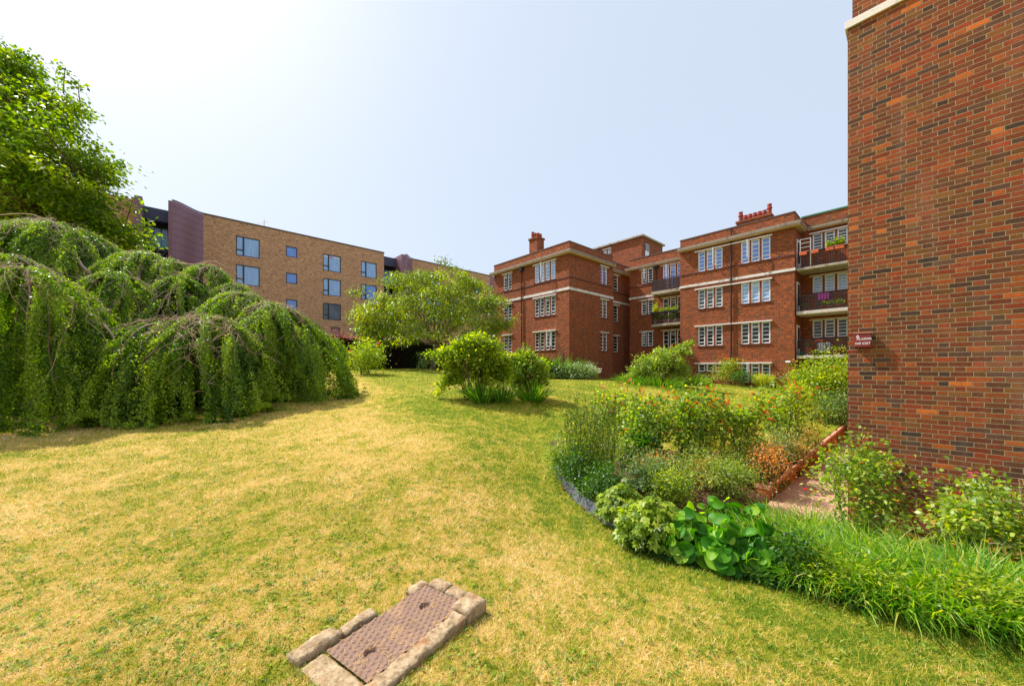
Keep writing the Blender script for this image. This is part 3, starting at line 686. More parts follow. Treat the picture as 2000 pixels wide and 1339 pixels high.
# --- wing D with three balconies
D_b0 = -7.0
zD_par = hit_a(1567, 426, DA)[1]; zD_ct = hit_a(1570, 448.5, DA)[1]; zD_cb = hit_a(1570, 454, DA)[1]
rowsD = [(457.8, 489), (541, 572), (626, 659.6), (708, 742)]
hD = []
for t, b in rowsD:
    h = hole('a', DA, 1587.0, 1656, t, b); hD.append(h)
    wdt = h[1] - h[0]; hD.append((h[0] - wdt - 1.0, h[0] - 1.0, h[2], h[3]))
m = MB(); panel(m, 'a', DA, D_b0, C_b0, G0 - 0.6, zD_par, hD); P_('wall', m, M['brick_far'])
P_('parapet_coping', MB().box(DA - 0.05, DA + 0.3, D_b0, C_b0 - 0.03, zD_par + 0.002, zD_par + 0.09), M['green_cu'])
P_('cornice', MB().box(DA - 0.30, DA - 0.002, D_b0, C_b0 - 0.39, zD_ct - 0.12, zD_ct), M['cornice'])
P_('cornice_flashing', MB().box(DA - 0.26, DA - 0.004, D_b0, C_b0 - 0.4, zD_ct + 0.002, zD_ct + 0.03), M['green_cu'])
P_('soffit', MB().box(DA - 0.26, DA - 0.003, D_b0, C_b0 - 0.39, zD_cb, zD_ct - 0.122), M['soffit'])
for i, h in enumerate(hD): casement_window('a', DA, h, 3, pane=['pane_mid', 'pane_mid', 'pane_net_sky', 'pane_net_sky', 'pane_dark', 'pane_dark', 'pane_dark', 'pane_dark'][i])
balD = []
dA0 = 29.62
for (yt, yb, mt, rl) in ((524.5, 529.2, 'concrete', 'bars'), (608.6, 614.8, 'slabwhite', 'lattice'), (694.4, 700.2, 'slabwhite', 'bars')):
    _, zt = hit_a(1556, yt, dA0); _, zb_ = hit_a(1556, yb, dA0)
    balcony(dA0, DA - 0.003, D_b0, C_b0 - 0.06, zt, zt - zb_, M[mt], rl, left=False); balD.append(zt)
# white pipe and doors at the recess's left side
for i, zt in enumerate(balD):
    m = MB(); m.box(CA + 0.55, CA + 1.4, C_b0 - 0.045, C_b0 - 0.003, zt + 0.02, zt + 2.05); dr = P_('door', m, M['white'])
    P_('pane', MB().box(CA + 0.68, CA + 1.27, C_b0 - 0.052, C_b0 - 0.046, zt + 0.5, zt + 1.9), M['pane_dark'], dr)
# --- roof tower behind
TA, TBB = 34.6, 18.66
_, zTt = hit_a(1254, 459, TA); bTe, _ = hit_a(1160, 486, TA); aTe, _ = hit_b(1294, 480, TBB)
wr = hole('b', TBB, 1259.8, 1268.6, 474, 499); wl = hole('a', TA, 1178.6, 1193.4, 489, 498.5)
m = MB(); panel(m, 'a', TA, TBB, bTe, z_ct - 1, zTt - 0.12, [wl]); panel(m, 'b', TBB, TA, aTe, z_ct - 1, zTt - 0.12, [wr])
m.face([(aTe, TBB, z_ct - 1), (aTe, TBB + 6, z_ct - 1), (aTe, TBB + 6, zTt - 0.12), (aTe, TBB, zTt - 0.12)]); P_('wall', m, M['brick_far'])
P_('roof', MB().box(TA - 0.22, aTe + 0.22, TBB - 0.22, bTe + 0.3, zTt - 0.118, zTt + 0.03), M['concrete'])
casement_window('a', TA, wl, 2, pane='pane_mid', ext=0.08); 
m = MB(); s0, s1, z0, z1 = wr
m.box(s0, s0 + .07, TBB + .03, TBB + .1, z0, z1); m.box(s1 - .07, s1, TBB + .03, TBB + .1, z0, z1); m.box(s0 + .07, s1 - .07, TBB + .03, TBB + .1, z1 - .07, z1); m.box(s0 + .07, s1 - .07, TBB + .04, TBB + .1, z0, (z0 + z1) / 2 - .1)
m.box((s0+s1)/2 - .03, (s0+s1)/2 + .03, TBB + .03, TBB + .1, (z0 + z1) / 2 - .098, z1 - .071)
W = P_('window', m, M['white']); P_('pane', MB().box(s0, s1, TBB + .085, TBB + .095, z0, z1), M['pane_mid'], W)
m = MB(); m.box(s0 - .12, s0 - .002, TBB - .02, TBB + .05, z0, z1 + .12); m.box(s1 + .002, s1 + .12, TBB - .02, TBB + .05, z0, z1 + .12); m.box(s0 - .001, s1 + .001, TBB - .02, TBB + .05, z1 + .003, z1 + .12); P_('surround', m, M['sill'], W)

# ------------------------------------------------------------------ buff brick apartment building at left
TB = 44.7
TO = (-2.0, TB, 0.8)
tan = root_ab('apartment_building', *TO)
tag(tan, 'long buff brick modern apartment building with dark framed windows and curved plum metal fins', 'apartment building')
def Q_(name, mb, mat, parent=None, **kw): return obj(name, mb, mat, parent or tan, TO, **kw)
a_f1, zRt = hit_b(397, 418.5, TB); a_e1, _ = hit_b(750, 600, TB); a_f2, _ = hit_b(806, 600, TB); a_e2, _ = hit_b(957, 600, TB)
GT = 0.8
def modern_window(h, kind, pane):
    s0, s1, z0, z1 = h; f = 0.075; m = MB(); A = TB
    m.box(s0, s0 + f, A + .02, A + .09, z0, z1); m.box(s1 - f, s1, A + .02, A + .09, z0, z1); m.box(s0 + f, s1 - f, A + .02, A + .09, z0, z0 + f); m.box(s0 + f, s1 - f, A + .02, A + .09, z1 - f, z1)
    if kind == 'split':
        sm = s0 + (s1 - s0) * 0.31; m.box(sm - .06, sm + .06, A + .015, A + .092, z0 + f, z1 - f); zz = z0 + (z1 - z0) * 0.30; m.box(s0 + f, sm - .06, A + .018, A + .09, zz - .05, zz + .05)
    W = Q_('window', m, M['dark_frame']); Q_('pane', MB().box(s0 + .01, s1 - .01, A + .075, A + .082, z0 + .01, z1 - .01), M[pane], W)
    return W
rowsz = {}
cols1 = [('split', 460.9, 507.3, [(459.4, 497.7), (515.3, 554.4), (570.6, 609)], ['pane_net_sky', 'pane_net_sky', 'pane_net_sky']),
         ('small', 558.6, 580.7, [(479.6, 500.4), (531.5, 552.2), (583.6, 604.4)], ['pane_blue'] * 3),
         ('split', 630.7, 665.8, [(494.5, 527.4), (542.3, 575.5), (590.9, 623.3)], ['pane_net_sky', 'pane_net_sky', 'pane_mid']),
         ('split', 705, 735.7, [(509, 539.6), (553.6, 584), (597.6, 628)], ['pane_net_sky', 'pane_blue', 'pane_mid']),
         ('small', 646.9, 663.9, [(638, 668)], ['pane_red']), ('small', 691.4, 706.3, [(640.8, 668)], ['pane_mid']), ('small', 719, 738, [(643, 668)], ['pane_mid'])]
cols2 = [('split', 834.5, 860, [(533.5, 557), (572, 594), (609, 631)], ['pane_blue'] * 3), ('small', 885.5, 895, [(545, 556.5), (580, 592), (614, 626)], ['pane_blue'] * 3),
         ('split', 923.5, 937.5, [(551.5, 573), (585, 606), (619, 640)], ['pane_blue'] * 3), ('small', 830, 842, [(645, 665)], ['pane_mid']), ('small', 890, 900, [(657, 676)], ['pane_blue'])]
holes = []; wins = []
for kind, xl, xr, rows, panes in cols1 + cols2:
    for (t, b), p in zip(rows, panes):
        h = hole('b', TB, xl, xr, t, b); holes.append(h); wins.append((h, kind, p))
m = MB()
panel(m, 'b', TB, a_f1, a_e1, GT, zRt, [h for h in holes if h[0] > a_f1 and h[1] < a_e1])
panel(m, 'b', TB, a_f2, a_e2, GT, zRt, [h for h in holes if h[0] > a_f2])
for aa_ in (a_e1,): m.face([(aa_, TB, GT), (aa_, TB + 3, GT), (aa_, TB + 3, zRt), (aa_, TB, zRt)])
a_lo, _ = hit_b(150, 500, TB)
panel(m, 'b', TB, a_lo - 6, hit_b(262, 500, TB)[0], GT, zRt, [])
Q_('wall', m, M['brick_tan'])
for h, kind, p in wins:
    W = modern_window(h, kind, p)
    if abs(h[0] - hole('b', TB, 630.7, 665.8, 494.5, 527.4)[0]) < 1e-6 and h[3] > 13: nhs = (h, W)
m = MB(); m.box(a_f1, a_e1 + 0.04, TB - 0.05, TB + 0.3, zRt + 0.002, zRt + 0.14); m.box(a_f2, a_e2, TB - 0.05, TB + 0.3, zRt + 0.002, zRt + 0.14); Q_('roof_edge', m, M['lead'])
Q_('roof', MB().box(a_lo - 6, a_e2 + 6, TB + 2.6, TB + 18, GT, zRt - 0.3), M['lead'])
# window sign
h, W = nhs; hw = h[1] - h[0]; hz = h[3] - h[2]
M['sign_white'] = plain('pale_window_lettering', srgb(226, 240, 250), 0.7, 0.03); M['sign_pink'] = plain('pink_heart', srgb(214, 120, 196), 0.7, 0.03)
sg = root_ab('window_sign', (h[0] + h[1]) / 2, TB + 0.03, h[3] - 0.4); so_ = ((h[0] + h[1]) / 2, TB + 0.03, h[3] - 0.4)
tag(sg, 'WE heart NHS lettering across the top of a buff building window', 'window sign')
text_obj('lettering', 'WE', hz * 0.19, (h[0] + hw * 0.17, TB + 0.055, h[3] - hz * 0.20), (R(90), 0, 0), M['sign_white'], sg, so_, 0.005)
text_obj('lettering', 'NHS', hz * 0.19, (h[0] + hw * 0.74, TB + 0.055, h[3] - hz * 0.20), (R(90), 0, 0), M['sign_white'], sg, so_, 0.005)
pts = [(math.sin(t) ** 3, (13 * math.cos(t) - 5 * math.cos(2 * t) - 2 * math.cos(3 * t) - math.cos(4 * t)) / 16) for t in np.linspace(0, 2 * math.pi, 24, endpoint=False)]
hc = (h[0] + hw * 0.46, h[3] - hz * 0.14); rr = hz * 0.085
m = MB(); m.face([(hc[0] + x * rr, TB + 0.05, hc[1] + y * rr) for x, y in pts][::-1]); n0 = len(m.v)
m.face([(hc[0] + x * rr, TB + 0.06, hc[1] + y * rr) for x, y in pts])
for k in range(24): m.f.append((k, (k + 1) % 24, 24 + (23 - 0 - 0 + 0) * 0 + (k + 1) % 24, 24 + k)) if False else None
obj('heart', m, M['sign_pink'], sg, so_)
# curved fins, recessed balconies
def fin(px_out, px_in, depth, thick_px):
    a_in, _ = hit_b(px_in, 500, TB); b_out = TB - depth; a_out, _ = hit_b(px_out, 500, b_out)
    m = MB(); sm = MB(); N = 12; pts = []
    for k in range(N + 1):
        t = k / N; e = 0.5 - 0.5 * math.cos(math.pi * min(1, t)); e = t * t * (3 - 2 * t)
        pts.append((a_in + (a_out - a_in) * t, TB - depth * (e * 0.85 + 0.15 * t)))
    th = (hit_b(thick_px, 500, b_out)[0] - a_out)
    back = [(a + th, b) for a, b in pts]; zt = zRt + 0.02
    for (p, q) in zip(pts[:-1], pts[1:]):
        m.face([(p[0], p[1], GT), (p[0], p[1], zt), (q[0], q[1], zt), (q[0], q[1], GT)])
        m.face([(p[0], p[1], zt), (p[0] , TB + 2.0, zt), (q[0], TB + 2.0, zt), (q[0], q[1], zt)])
        for z in np.arange(GT + 0.5, zt, 0.62): sm.face([(p[0], p[1] - .006, z), (p[0], p[1] - .006, z + .03), (q[0], q[1] - .006, z + .03), (q[0], q[1] - .006, z)])
        sm.face([(p[0], p[1] - .03, zt + .002), (p[0], p[1] - .03, zt + .13), (q[0], q[1] - .03, zt + .13), (q[0], q[1] - .03, zt + .002)])
    q = pts[-1]; e0 = q[0] + th
    m.face([(q[0], q[1], GT), (q[0], q[1], zt), (e0, q[1] + .05, zt), (e0, q[1] + .05, GT)]); m.face([(e0, q[1] + .05, GT), (e0, q[1] + .05, zt), (e0, TB + 3, zt), (e0, TB + 3, GT)])
    f = Q_('metal_fin', m, M['zinc']); Q_('seams', sm, M['zinc_dark'], f); return e0, q[1]
e0, _ = fin(336, 397, 1.75, 328.5)
e1, _ = fin(792, 806, 1.2, 785)
def recess(x0px, x1, floors, back=1.9):
    a0, _ = hit_b(x0px, 500, TB); a1 = x1; Bk = TB + back
    m = MB(); m.box(a0, a1, Bk, Bk + 0.3, GT, zRt - 0.25); Q_('recess_wall', m, M['zinc_dark'])
    fh = 2.72; zt = zRt - 0.25
    Q_('fascia', MB().box(a0, a1, TB + 0.5, Bk, zRt - 1.3, zRt - 0.2), M['navy'])
    for k in range(floors):
        zf = zRt - 3.85 - k * fh
        b = Q_('balcony', MB().box(a0 + .02, a1 - .02, TB + 0.02, Bk - .003, zf - 0.28, zf), M['dark_frame'])
        w = (a1 - a0); m = MB(); m.box(a0 + .1, a1 - .1, Bk - .06, Bk - .03, zf + .1, zf + 2.3); Q_('glazing', m, M['pane_net_sky'], b)
        m = MB()
        for t_ in (0.0, 0.33, 0.66, 0.97): m.box(a0 + .1 + (w - .2) * t_, a0 + .18 + (w - .2) * t_, Bk - .10, Bk - .062, zf + .05, zf + 2.35)
        Q_('glazing_frame', m, M['dark_frame'], b)
        Q_('glass_balustrade', MB().box(a0 + .05, a1 - .05, TB + .06, TB + .075, zf + .05, zf + 1.12), M['glass_green'], b)
M['navy'] = plain('navy_grey_fascia', srgb(64, 66, 92), .5, .1, 2)
def glass_mat():
    t = NT('green_balustrade_glass'); tr = t.n('ShaderNodeBsdfTransparent'); tr.inputs[0].default_value = (0.78, 0.94, 0.94, 1)
    g = t.principled(srgb(120, 176, 186), 0.05, None, spec=0.8); mx = t.n('ShaderNodeMixShader'); mx.inputs[0].default_value = 0.3
    t.l(tr.outputs[0], mx.inputs[1]); t.l(g, mx.inputs[2]); return t.done(mx.outputs[0])
M['glass_green'] = glass_mat()
recess(277, e0, 4); recess(750, e1, 4)
# stub fin at the far left and plum end strip
a0, _ = hit_b(262, 500, TB - .9); a1, _ = hit_b(278, 500, TB - .9)
Q_('metal_fin', MB().box(a0, a1, TB - .9, TB + 3, GT, zRt + 0.1), M['zinc'])
Q_('metal_fin', MB().box(a_e2 + 0.002, a_e2 + 1.6, TB - 0.02, TB + 3, GT, zRt + 0.05), M['zinc'])
# roof aerial
aa_, za_ = hit_b(516, 429, TB + 3); m = MB(); m.tube([(aa_, TB + 3, zRt - .3), (aa_, TB + 3, za_)], 0.04, 5); m.tube([(aa_ - .6, TB + 3, za_ - .5), (aa_ + .3, TB + 3, za_ - .1)], 0.03, 4)
for q in np.linspace(-.5, .25, 5): m.tube([(aa_ + q, TB + 2.8, za_ - .33 + q * .44), (aa_ + q, TB + 3.2, za_ - .33 + q * .44)], 0.018, 4)
Q_('aerial', m, M['white'])

# ------------------------------------------------------------------ things on the balconies
def stand(name, label, cat, a, b, z, group=None):
    r = root_ab(name, a, b, z); tag(r, label, cat, group); return r
M['terracotta'] = plain('terracotta', srgb(196, 96, 56), 0.8, 0.15, 8); M['orange_pl'] = plain('orange_plastic_trough', srgb(206, 98, 50), 0.6, 0.1, 8)
# ------------------------------------------------------------------ plant generators (numpy)
def unit(v): return v / np.maximum(np.linalg.norm(v, axis=-1, keepdims=True), 1e-9)
class LF:
    """collects leaf quads and ribbon quads (4 vertices each) with a per-face random value"""
    def __init__(s): s.V = []; s.F = []; s.R = []; s.n = 0
    def add(s, V, Fc, R):
        s.V.append(V.reshape(-1, 3)); s.F.append(Fc + s.n); s.R.append(R); s.n += V.reshape(-1, 3).shape[0]
    def leaves(s, P, D, N, L, W, rnd, fold=0.25, droop=0.0):
        """folded kite leaves: base P, along D, facing N"""
        n = len(P); D = unit(D); S = unit(np.cross(D, N)); N2 = np.cross(S, D)
        L = np.broadcast_to(np.asarray(L, float), (n,))[:, None]; W = np.broadcast_to(np.asarray(W, float), (n,))[:, None]
        mid = P + D * L * 0.45
        tip = P + D * L; tip[:, 2] -= (droop * L[:, 0])
        V = np.stack([P, mid + S * W * 0.5 + N2 * W * fold, tip, mid - S * W * 0.5 + N2 * W * fold], 1)
        Fc = np.arange(4 * n).reshape(n, 4); s.add(V, Fc, rnd)
    def ribbons(s, P, D, L, W, bend, rnd, seg=4, side=None, taper=1.0):
        """sword blades: base P, initial direction D, bending down by 'bend'"""
        n = len(P); D = unit(D); L = np.broadcast_to(np.asarray(L, float), (n,)); W = np.broadcast_to(np.asarray(W, float), (n,)); bend = np.broadcast_to(np.asarray(bend, float), (n,))
        if side is None:
            side = unit(np.cross(D, np.array([0, 0, 1.0])[None]) + rng.normal(0, .35, (n, 3)))
        c = P.copy(); rows = []
        for k in range(seg + 1):
            t = k / seg; w = W * (0.55 + 0.9 * t if t < .4 else 0.91 * (1 - ((t - .4) / .6) ** 2 * taper))
            rows.append(np.stack([c - side * w[:, None] / 2, c + side * w[:, None] / 2], 1))
            d = D.copy(); d[:, 2] -= bend * (t + 0.5 / seg) ** 1.5 * 2; c = c + unit(d) * (L / seg)[:, None]
        V = np.stack(rows, 1)  # n, seg+1, 2, 3
        base = (np.arange(n) * (seg + 1) * 2)[:, None, None]
        k = np.arange(seg)[None, :, None] * 2; q = np.array([0, 1, 3, 2])[None, None, :]
        Fc = (base + k + q).reshape(-1, 4); s.add(V, Fc, np.repeat(rnd, seg))
    def build(s, name, mat, parent, off, smooth=False):
        return npmesh(name, np.concatenate(s.V), np.concatenate(s.F), mat, parent, off, np.concatenate(s.R), smooth)
class TB_:
    """tapered branch tubes, quads"""
    def __init__(s, k=5): s.k = k; s.V = []; s.F = []; s.n = 0
    def tube(s, pts, r0, r1):
        pts = np.asarray(pts, float); m = len(pts); k = s.k
        d = np.gradient(pts, axis=0); d = unit(d); ref = np.where(np.abs(d[:, 2:3]) > 0.9, np.array([[1., 0, 0]]), np.array([[0, 0, 1.]]))
        u = unit(np.cross(d, ref)); w = np.cross(d, u); r = np.linspace(r0, r1, m)[:, None, None]
        a = np.arange(k) * 2 * np.pi / k
        V = pts[:, None, :] + r * (u[:, None, :] * np.cos(a)[None, :, None] + w[:, None, :] * np.sin(a)[None, :, None])
        i = np.arange(m - 1)[:, None] * k; j = np.arange(k)[None, :]; j2 = (j + 1) % k
        Fc = np.stack([i + j, i + j2, i + k + j2, i + k + j], -1).reshape(-1, 4) + s.n
        s.V.append(V.reshape(-1, 3)); s.F.append(Fc); s.n += m * k
    def build(s, name, mat, parent, off):
        return npmesh(name, np.concatenate(s.V), np.concatenate(s.F), mat, parent, off, smooth=True)
def bez(p0, p1, p2, n=7, jit=0.0):
    t = np.linspace(0, 1, n)[:, None]; q = (1 - t) ** 2 * p0 + 2 * t * (1 - t) * p1 + t * t * p2
    if jit: q[1:-1] += rng.normal(0, jit, (n - 2, 3))
    return q
def rdir(n, up=0.0):
    v = rng.normal(0, 1, (n, 3)); v[:, 2] += up; return unit(v)
def bark(name, c, sc=12): return plain(name, c, 0.9, 0.3, sc, 0.6)
G = srgb
LM = {}
LM['birch'] = leaf_mat('weeping_leaf', [(0.0, G(38, 74, 22)), (0.35, G(74, 108, 28)), (0.7, G(130, 158, 42)), (1.0, G(184, 198, 74))], 0.46, 0.4)
LM['maple'] = leaf_mat('maple_leaf', [(0.0, G(50, 84, 20)), (0.5, G(98, 128, 28)), (1.0, G(156, 170, 42))], 0.5, 0.4)
LM['cherry'] = leaf_mat('cherry_leaf', [(0.0, G(66, 92, 26)), (0.5, G(112, 134, 38)), (0.9, G(164, 174, 60)), (1.0, G(176, 142, 68))], 0.45, 0.4)
LM['shrub'] = leaf_mat('shrub_leaf', [(0.0, G(66, 98, 24)), (0.5, G(124, 150, 34)), (0.9, G(182, 192, 60)), (1.0, G(220, 214, 100))], 0.48, 0.45)
LM['rose'] = leaf_mat('rose_leaf', [(0.0, G(62, 96, 30)), (0.45, G(120, 150, 50)), (0.85, G(180, 194, 86)), (1.0, G(200, 150, 84))], 0.46, 0.5)
LM['greygreen'] = leaf_mat('grey_green_leaf', [(0.0, G(72, 102, 48)), (0.5, G(122, 148, 80)), (1.0, G(184, 196, 136))], 0.3, 0.35, ttint=(.9, 1, .6))
LM['dark'] = leaf_mat('dark_green_leaf', [(0.0, G(30, 62, 20)), (0.5, G(60, 102, 32)), (1.0, G(116, 150, 56))], 0.36, 0.45)
LM['bright'] = leaf_mat('bright_strap_leaf', [(0.0, G(56, 108, 20)), (0.5, G(104, 152, 34)), (0.88, G(156, 186, 56)), (1.0, G(206, 186, 110))], 0.5, 0.4)
LM['iris'] = leaf_mat('iris_leaf', [(0.0, G(50, 96, 30)), (0.5, G(84, 134, 42)), (0.93, G(132, 164, 64)), (1.0, G(180, 160, 96))], 0.42, 0.4)
LM['berg'] = leaf_mat('broad_round_leaf', [(0.0, G(44, 104, 14)), (0.5, G(84, 148, 24)), (1.0, G(156, 190, 56))], 0.45, 0.3, 0.5)
LM['pale'] = leaf_mat('pale_lobed_leaf', [(0.0, G(78, 110, 36)), (0.5, G(134, 158, 62)), (1.0, G(196, 204, 120))], 0.38, 0.4)
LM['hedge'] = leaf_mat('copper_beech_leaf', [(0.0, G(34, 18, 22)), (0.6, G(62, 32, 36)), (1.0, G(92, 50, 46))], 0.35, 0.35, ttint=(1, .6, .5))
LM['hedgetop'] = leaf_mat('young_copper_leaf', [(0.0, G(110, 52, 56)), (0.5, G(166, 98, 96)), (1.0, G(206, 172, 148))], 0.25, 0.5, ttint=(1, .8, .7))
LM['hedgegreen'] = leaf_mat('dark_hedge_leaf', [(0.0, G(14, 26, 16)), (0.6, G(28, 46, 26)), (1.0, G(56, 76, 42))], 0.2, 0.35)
LM['yellow'] = leaf_mat('golden_leaf', [(0.0, G(130, 150, 28)), (0.6, G(186, 190, 40)), (1.0, G(216, 210, 84))], 0.4, 0.3)
LM['spurge'] = leaf_mat('orange_spurge_bract', [(0.0, G(156, 104, 50)), (0.5, G(212, 148, 82)), (1.0, G(238, 194, 124))], 0.35, 0.3, ttint=(1, .8, .5))
LM['red'] = leaf_mat('red_petal', [(0.0, G(190, 20, 16)), (0.6, G(226, 44, 28)), (1.0, G(236, 84, 52))], 0.35, 0.3, ttint=(1, .4, .3))
LM['coral'] = leaf_mat('faded_coral_petal', [(0.0, G(206, 84, 50)), (0.6, G(220, 118, 80)), (1.0, G(226, 160, 124))], 0.35, 0.3, ttint=(1, .6, .5))
LM['pink'] = leaf_mat('pink_petal', [(0.0, G(204, 60, 100)), (0.6, G(226, 110, 140)), (1.0, G(240, 170, 180))], 0.35, 0.3, ttint=(1, .6, .7))
LM['whitef'] = leaf_mat('white_petal', [(0.0, G(206, 206, 190)), (1.0, G(240, 240, 230))], 0.3, 0.3, ttint=(1, 1, 1))
LM['purple'] = leaf_mat('purple_petal', [(0.0, G(110, 30, 110)), (1.0, G(170, 70, 160))], 0.3, 0.3, ttint=(1, .6, 1))
LM['straw'] = leaf_mat('dry_straw_stem', [(0.0, G(176, 134, 74)), (1.0, G(222, 184, 120))], 0.2, 0.3, ttint=(1, 1, 1))
LM['weed'] = leaf_mat('lawn_weed_leaf', [(0.0, G(78, 112, 30)), (0.6, G(116, 142, 44)), (1.0, G(170, 184, 90))], 0.35, 0.2, .6)
BK = {'brown': bark('brown_bark', G(96, 70, 52)), 'grey': bark('grey_brown_bark', G(128, 106, 88)), 'tan': bark('tan_bare_twig', G(186, 160, 132), 20), 'green': bark('green_stem', G(104, 124, 52), 20)}  # tan is the bare twigs' own colour

def flowers(lf, P, size, petals=6):
    """cupped little blossoms: petals as kites round each centre"""
    n = len(P); a = np.linspace(0, 2 * np.pi, petals, endpoint=False)
    for q in range(petals):
        for lay in (0, 1):
            aa = a[q] + lay * 0.5 + rng.uniform(0, .4, n); el = (0.25 if lay == 0 else 0.9)
            D = np.stack([np.cos(aa) * math.cos(el), np.sin(aa) * math.cos(el), np.full(n, math.sin(el))], 1)
            N = np.stack([-np.cos(aa) * math.sin(el), -np.sin(aa) * math.sin(el), np.full(n, math.cos(el))], 1)
            lf.leaves(P.copy(), D, N, size * (0.6 if lay == 0 else 0.5), size * 0.45, rng.rand(n), 0.15)

def shrub(name, label, cat, X, Y, rx, ry, h, leafmat, nleaf, L, W, stems=7, stem_mat='brown', bare=0.25, group=None, cl=None, clr=0.16,
          fl=None, nfl=0, fls=0.05, flpart='flower', spread=0.25, tilt=(0, 0), up=0.25, lobes=None, spikes=0, droop=0.15):
    """multi-stemmed shrub: stems fan out to leaf clumps spread through an ellipsoid crown"""
    z = gz1(X, Y); off = (X, Y, z); root = empty(name, off); tag(root, label, cat, group)
    cl = cl or max(18, int(nleaf / 45)); c0 = np.array([X + tilt[0], Y + tilt[1], z + h * (bare + (1 - bare) / 2)]); rad = np.array([rx, ry, h * (1 - bare) / 2])
    v = rdir(cl, 0.15); rr = rng.rand(cl) ** 0.38; cc = c0 + v * rr[:, None] * rad * rng.uniform(0.82, 1.12, (cl, 1))
    if lobes is not None:
        out = []
        for (dx, dy, dz, r) in lobes: out.append(np.array([X + dx, Y + dy, z + dz]) + rdir(max(6, int(cl * r / sum(l[3] for l in lobes)))) * (rng.rand(max(6, int(cl * r / sum(l[3] for l in lobes))), 1) ** .4) * r)
        cc = np.concatenate(out); cl = len(cc)
    ex_ = rng.rand(cl) < .16; cc[ex_] = c0 + (cc[ex_] - c0) * rng.uniform(1.15, 1.4, (ex_.sum(), 1)); cc[:, 2] = np.maximum(cc[:, 2], z + .05)
    tb = TB_(4); hubs = []
    for k in range(stems):
        a = rng.uniform(0, 2 * np.pi); b0 = np.array([X + math.cos(a) * .06 * stems ** .5, Y + math.sin(a) * .06 * stems ** .5, z - 0.03])
        e = c0 + np.array([math.cos(a) * rx * spread * 2, math.sin(a) * ry * spread * 2, rng.uniform(-.3, .3) * rad[2]])
        m = (b0 + e) / 2 + np.array([math.cos(a) * rx * .08, math.sin(a) * ry * .08, 0.1 * h]); p = bez(b0, m, e, 8, 0.012 * h); hubs.append(p)
        tb.tube(p, 0.012 * h ** .5 + 0.008, 0.006)
    hp = np.stack(hubs)
    for c in cc:
        k = np.argmin(np.linalg.norm(hp[:, -1] - c, axis=1)); j = rng.randint(3, 8)
        if c[2] < hp[k, j, 2]: j = max(2, j - 3)
        tb.tube(bez(hp[k, j], (hp[k, j] + c) / 2 + np.array([0, 0, .08 * h * rng.uniform(-.5, 1)]), c, 5, .01 * h), 0.006, 0.0025)
    tb.build('stem', BK[stem_mat], root, off)
    lf = LF(); per = nleaf // cl
    w = np.repeat(np.arange(cl), per); n = len(w); r_ = clr * max(rx, h) * (rng.uniform(.6, 1.5, cl) * np.where(ex_, .55, 1))[w][:, None]
    P = cc[w] + rng.normal(0, 1, (n, 3)) * r_ * np.array([1, 1, .8]); P[:, 2] = np.maximum(P[:, 2], z + 0.02)
    D = unit(P - cc[w]) + rng.normal(0, .5, (n, 3)); D[:, 2] -= droop; N = rdir(n, 0.9)
    rr_ = np.clip(rng.rand(cl)[w] * .55 + rng.rand(n) * .5, 0, 1)
    lf.leaves(P, D, N, L * rng.uniform(.6, 1.25, n), W * rng.uniform(.7, 1.2, n), rr_, .2)
    lf.build('foliage', LM[leafmat], root, off)
    if fl and nfl:
        lf = LF(); top = cc[np.argsort(-cc[:, 2] + rng.rand(cl) * h * .5)][:max(3, int(cl * .6))]
        k = rng.randint(0, len(top), max(2, nfl // 4)); ctr = top[k] + unit(top[k] - c0) * clr * max(rx, h) * 1.5
        P = np.repeat(ctr, 4, 0) + rng.normal(0, fls * 1.1, (len(ctr) * 4, 3)); flowers(lf, P, fls); lf.build(flpart, LM[fl], root, off)
    if spikes:
        tb = TB_(3); 
        for k in range(spikes):
            a = rng.uniform(0, 6.28); r = rng.rand() ** .5; b = np.array([X + math.cos(a) * rx * r * .5, Y + math.sin(a) * ry * r * .5, z + h * .4]); e = b + np.array([math.cos(a) * rx * .3, math.sin(a) * ry * .3, h * rng.uniform(.5, .75)])
            tb.tube(bez(b, (b + e) / 2, e, 4), .004, .002)
        tb.build('stem', BK['green'], root, off)
    return root

def blades(name, label, cat, X, Y, r, h, mat, n, W, bend=(0.1, 0.6), lean=0.5, group=None, seg=4, fl=None, nfl=0, fls=.05):
    z = gz1(X, Y); off = (X, Y, z); lf = LF()
    a = rng.uniform(0, 2 * np.pi, n); q = rng.rand(n) ** .5 * r; px = X + np.cos(a) * q; py = Y + np.sin(a) * q
    P = np.stack([px, py, gz(px, py) - 0.02], 1)
    D = np.stack([np.cos(a) * lean * (q / r + .2) + rng.normal(0, .18, n), np.sin(a) * lean * (q / r + .2) + rng.normal(0, .18, n), np.ones(n)], 1)
    lf.ribbons(P, D, h * rng.uniform(.55, 1.15, n), W * rng.uniform(.7, 1.3, n), rng.uniform(*bend, n), rng.rand(n), seg)
    if fl and nfl:
        root = empty(name, off); tag(root, label, cat, group); lf.build('leaf_blades', LM[mat], root, off)
        l2 = LF(); a = rng.uniform(0, 6.28, nfl); q = rng.rand(nfl) * r * .8; P = np.stack([X + np.cos(a) * q, Y + np.sin(a) * q, z + h * rng.uniform(.85, 1.2, nfl)], 1)
        l2.ribbons(np.stack([P[:, 0], P[:, 1], np.full(nfl, z)], 1), np.tile([0, 0, 1.], (nfl, 1)), P[:, 2] - z, .006, 0, rng.rand(nfl) * 0, 2)
        l2.build('flower_stem', LM['iris'], root, off); l3 = LF(); flowers(l3, P, fls); l3.build('flower', LM[fl], root, off); return root
    o = lf.build(name, LM[mat], None, off); o.location = off; tag(o, label, cat, group); return o

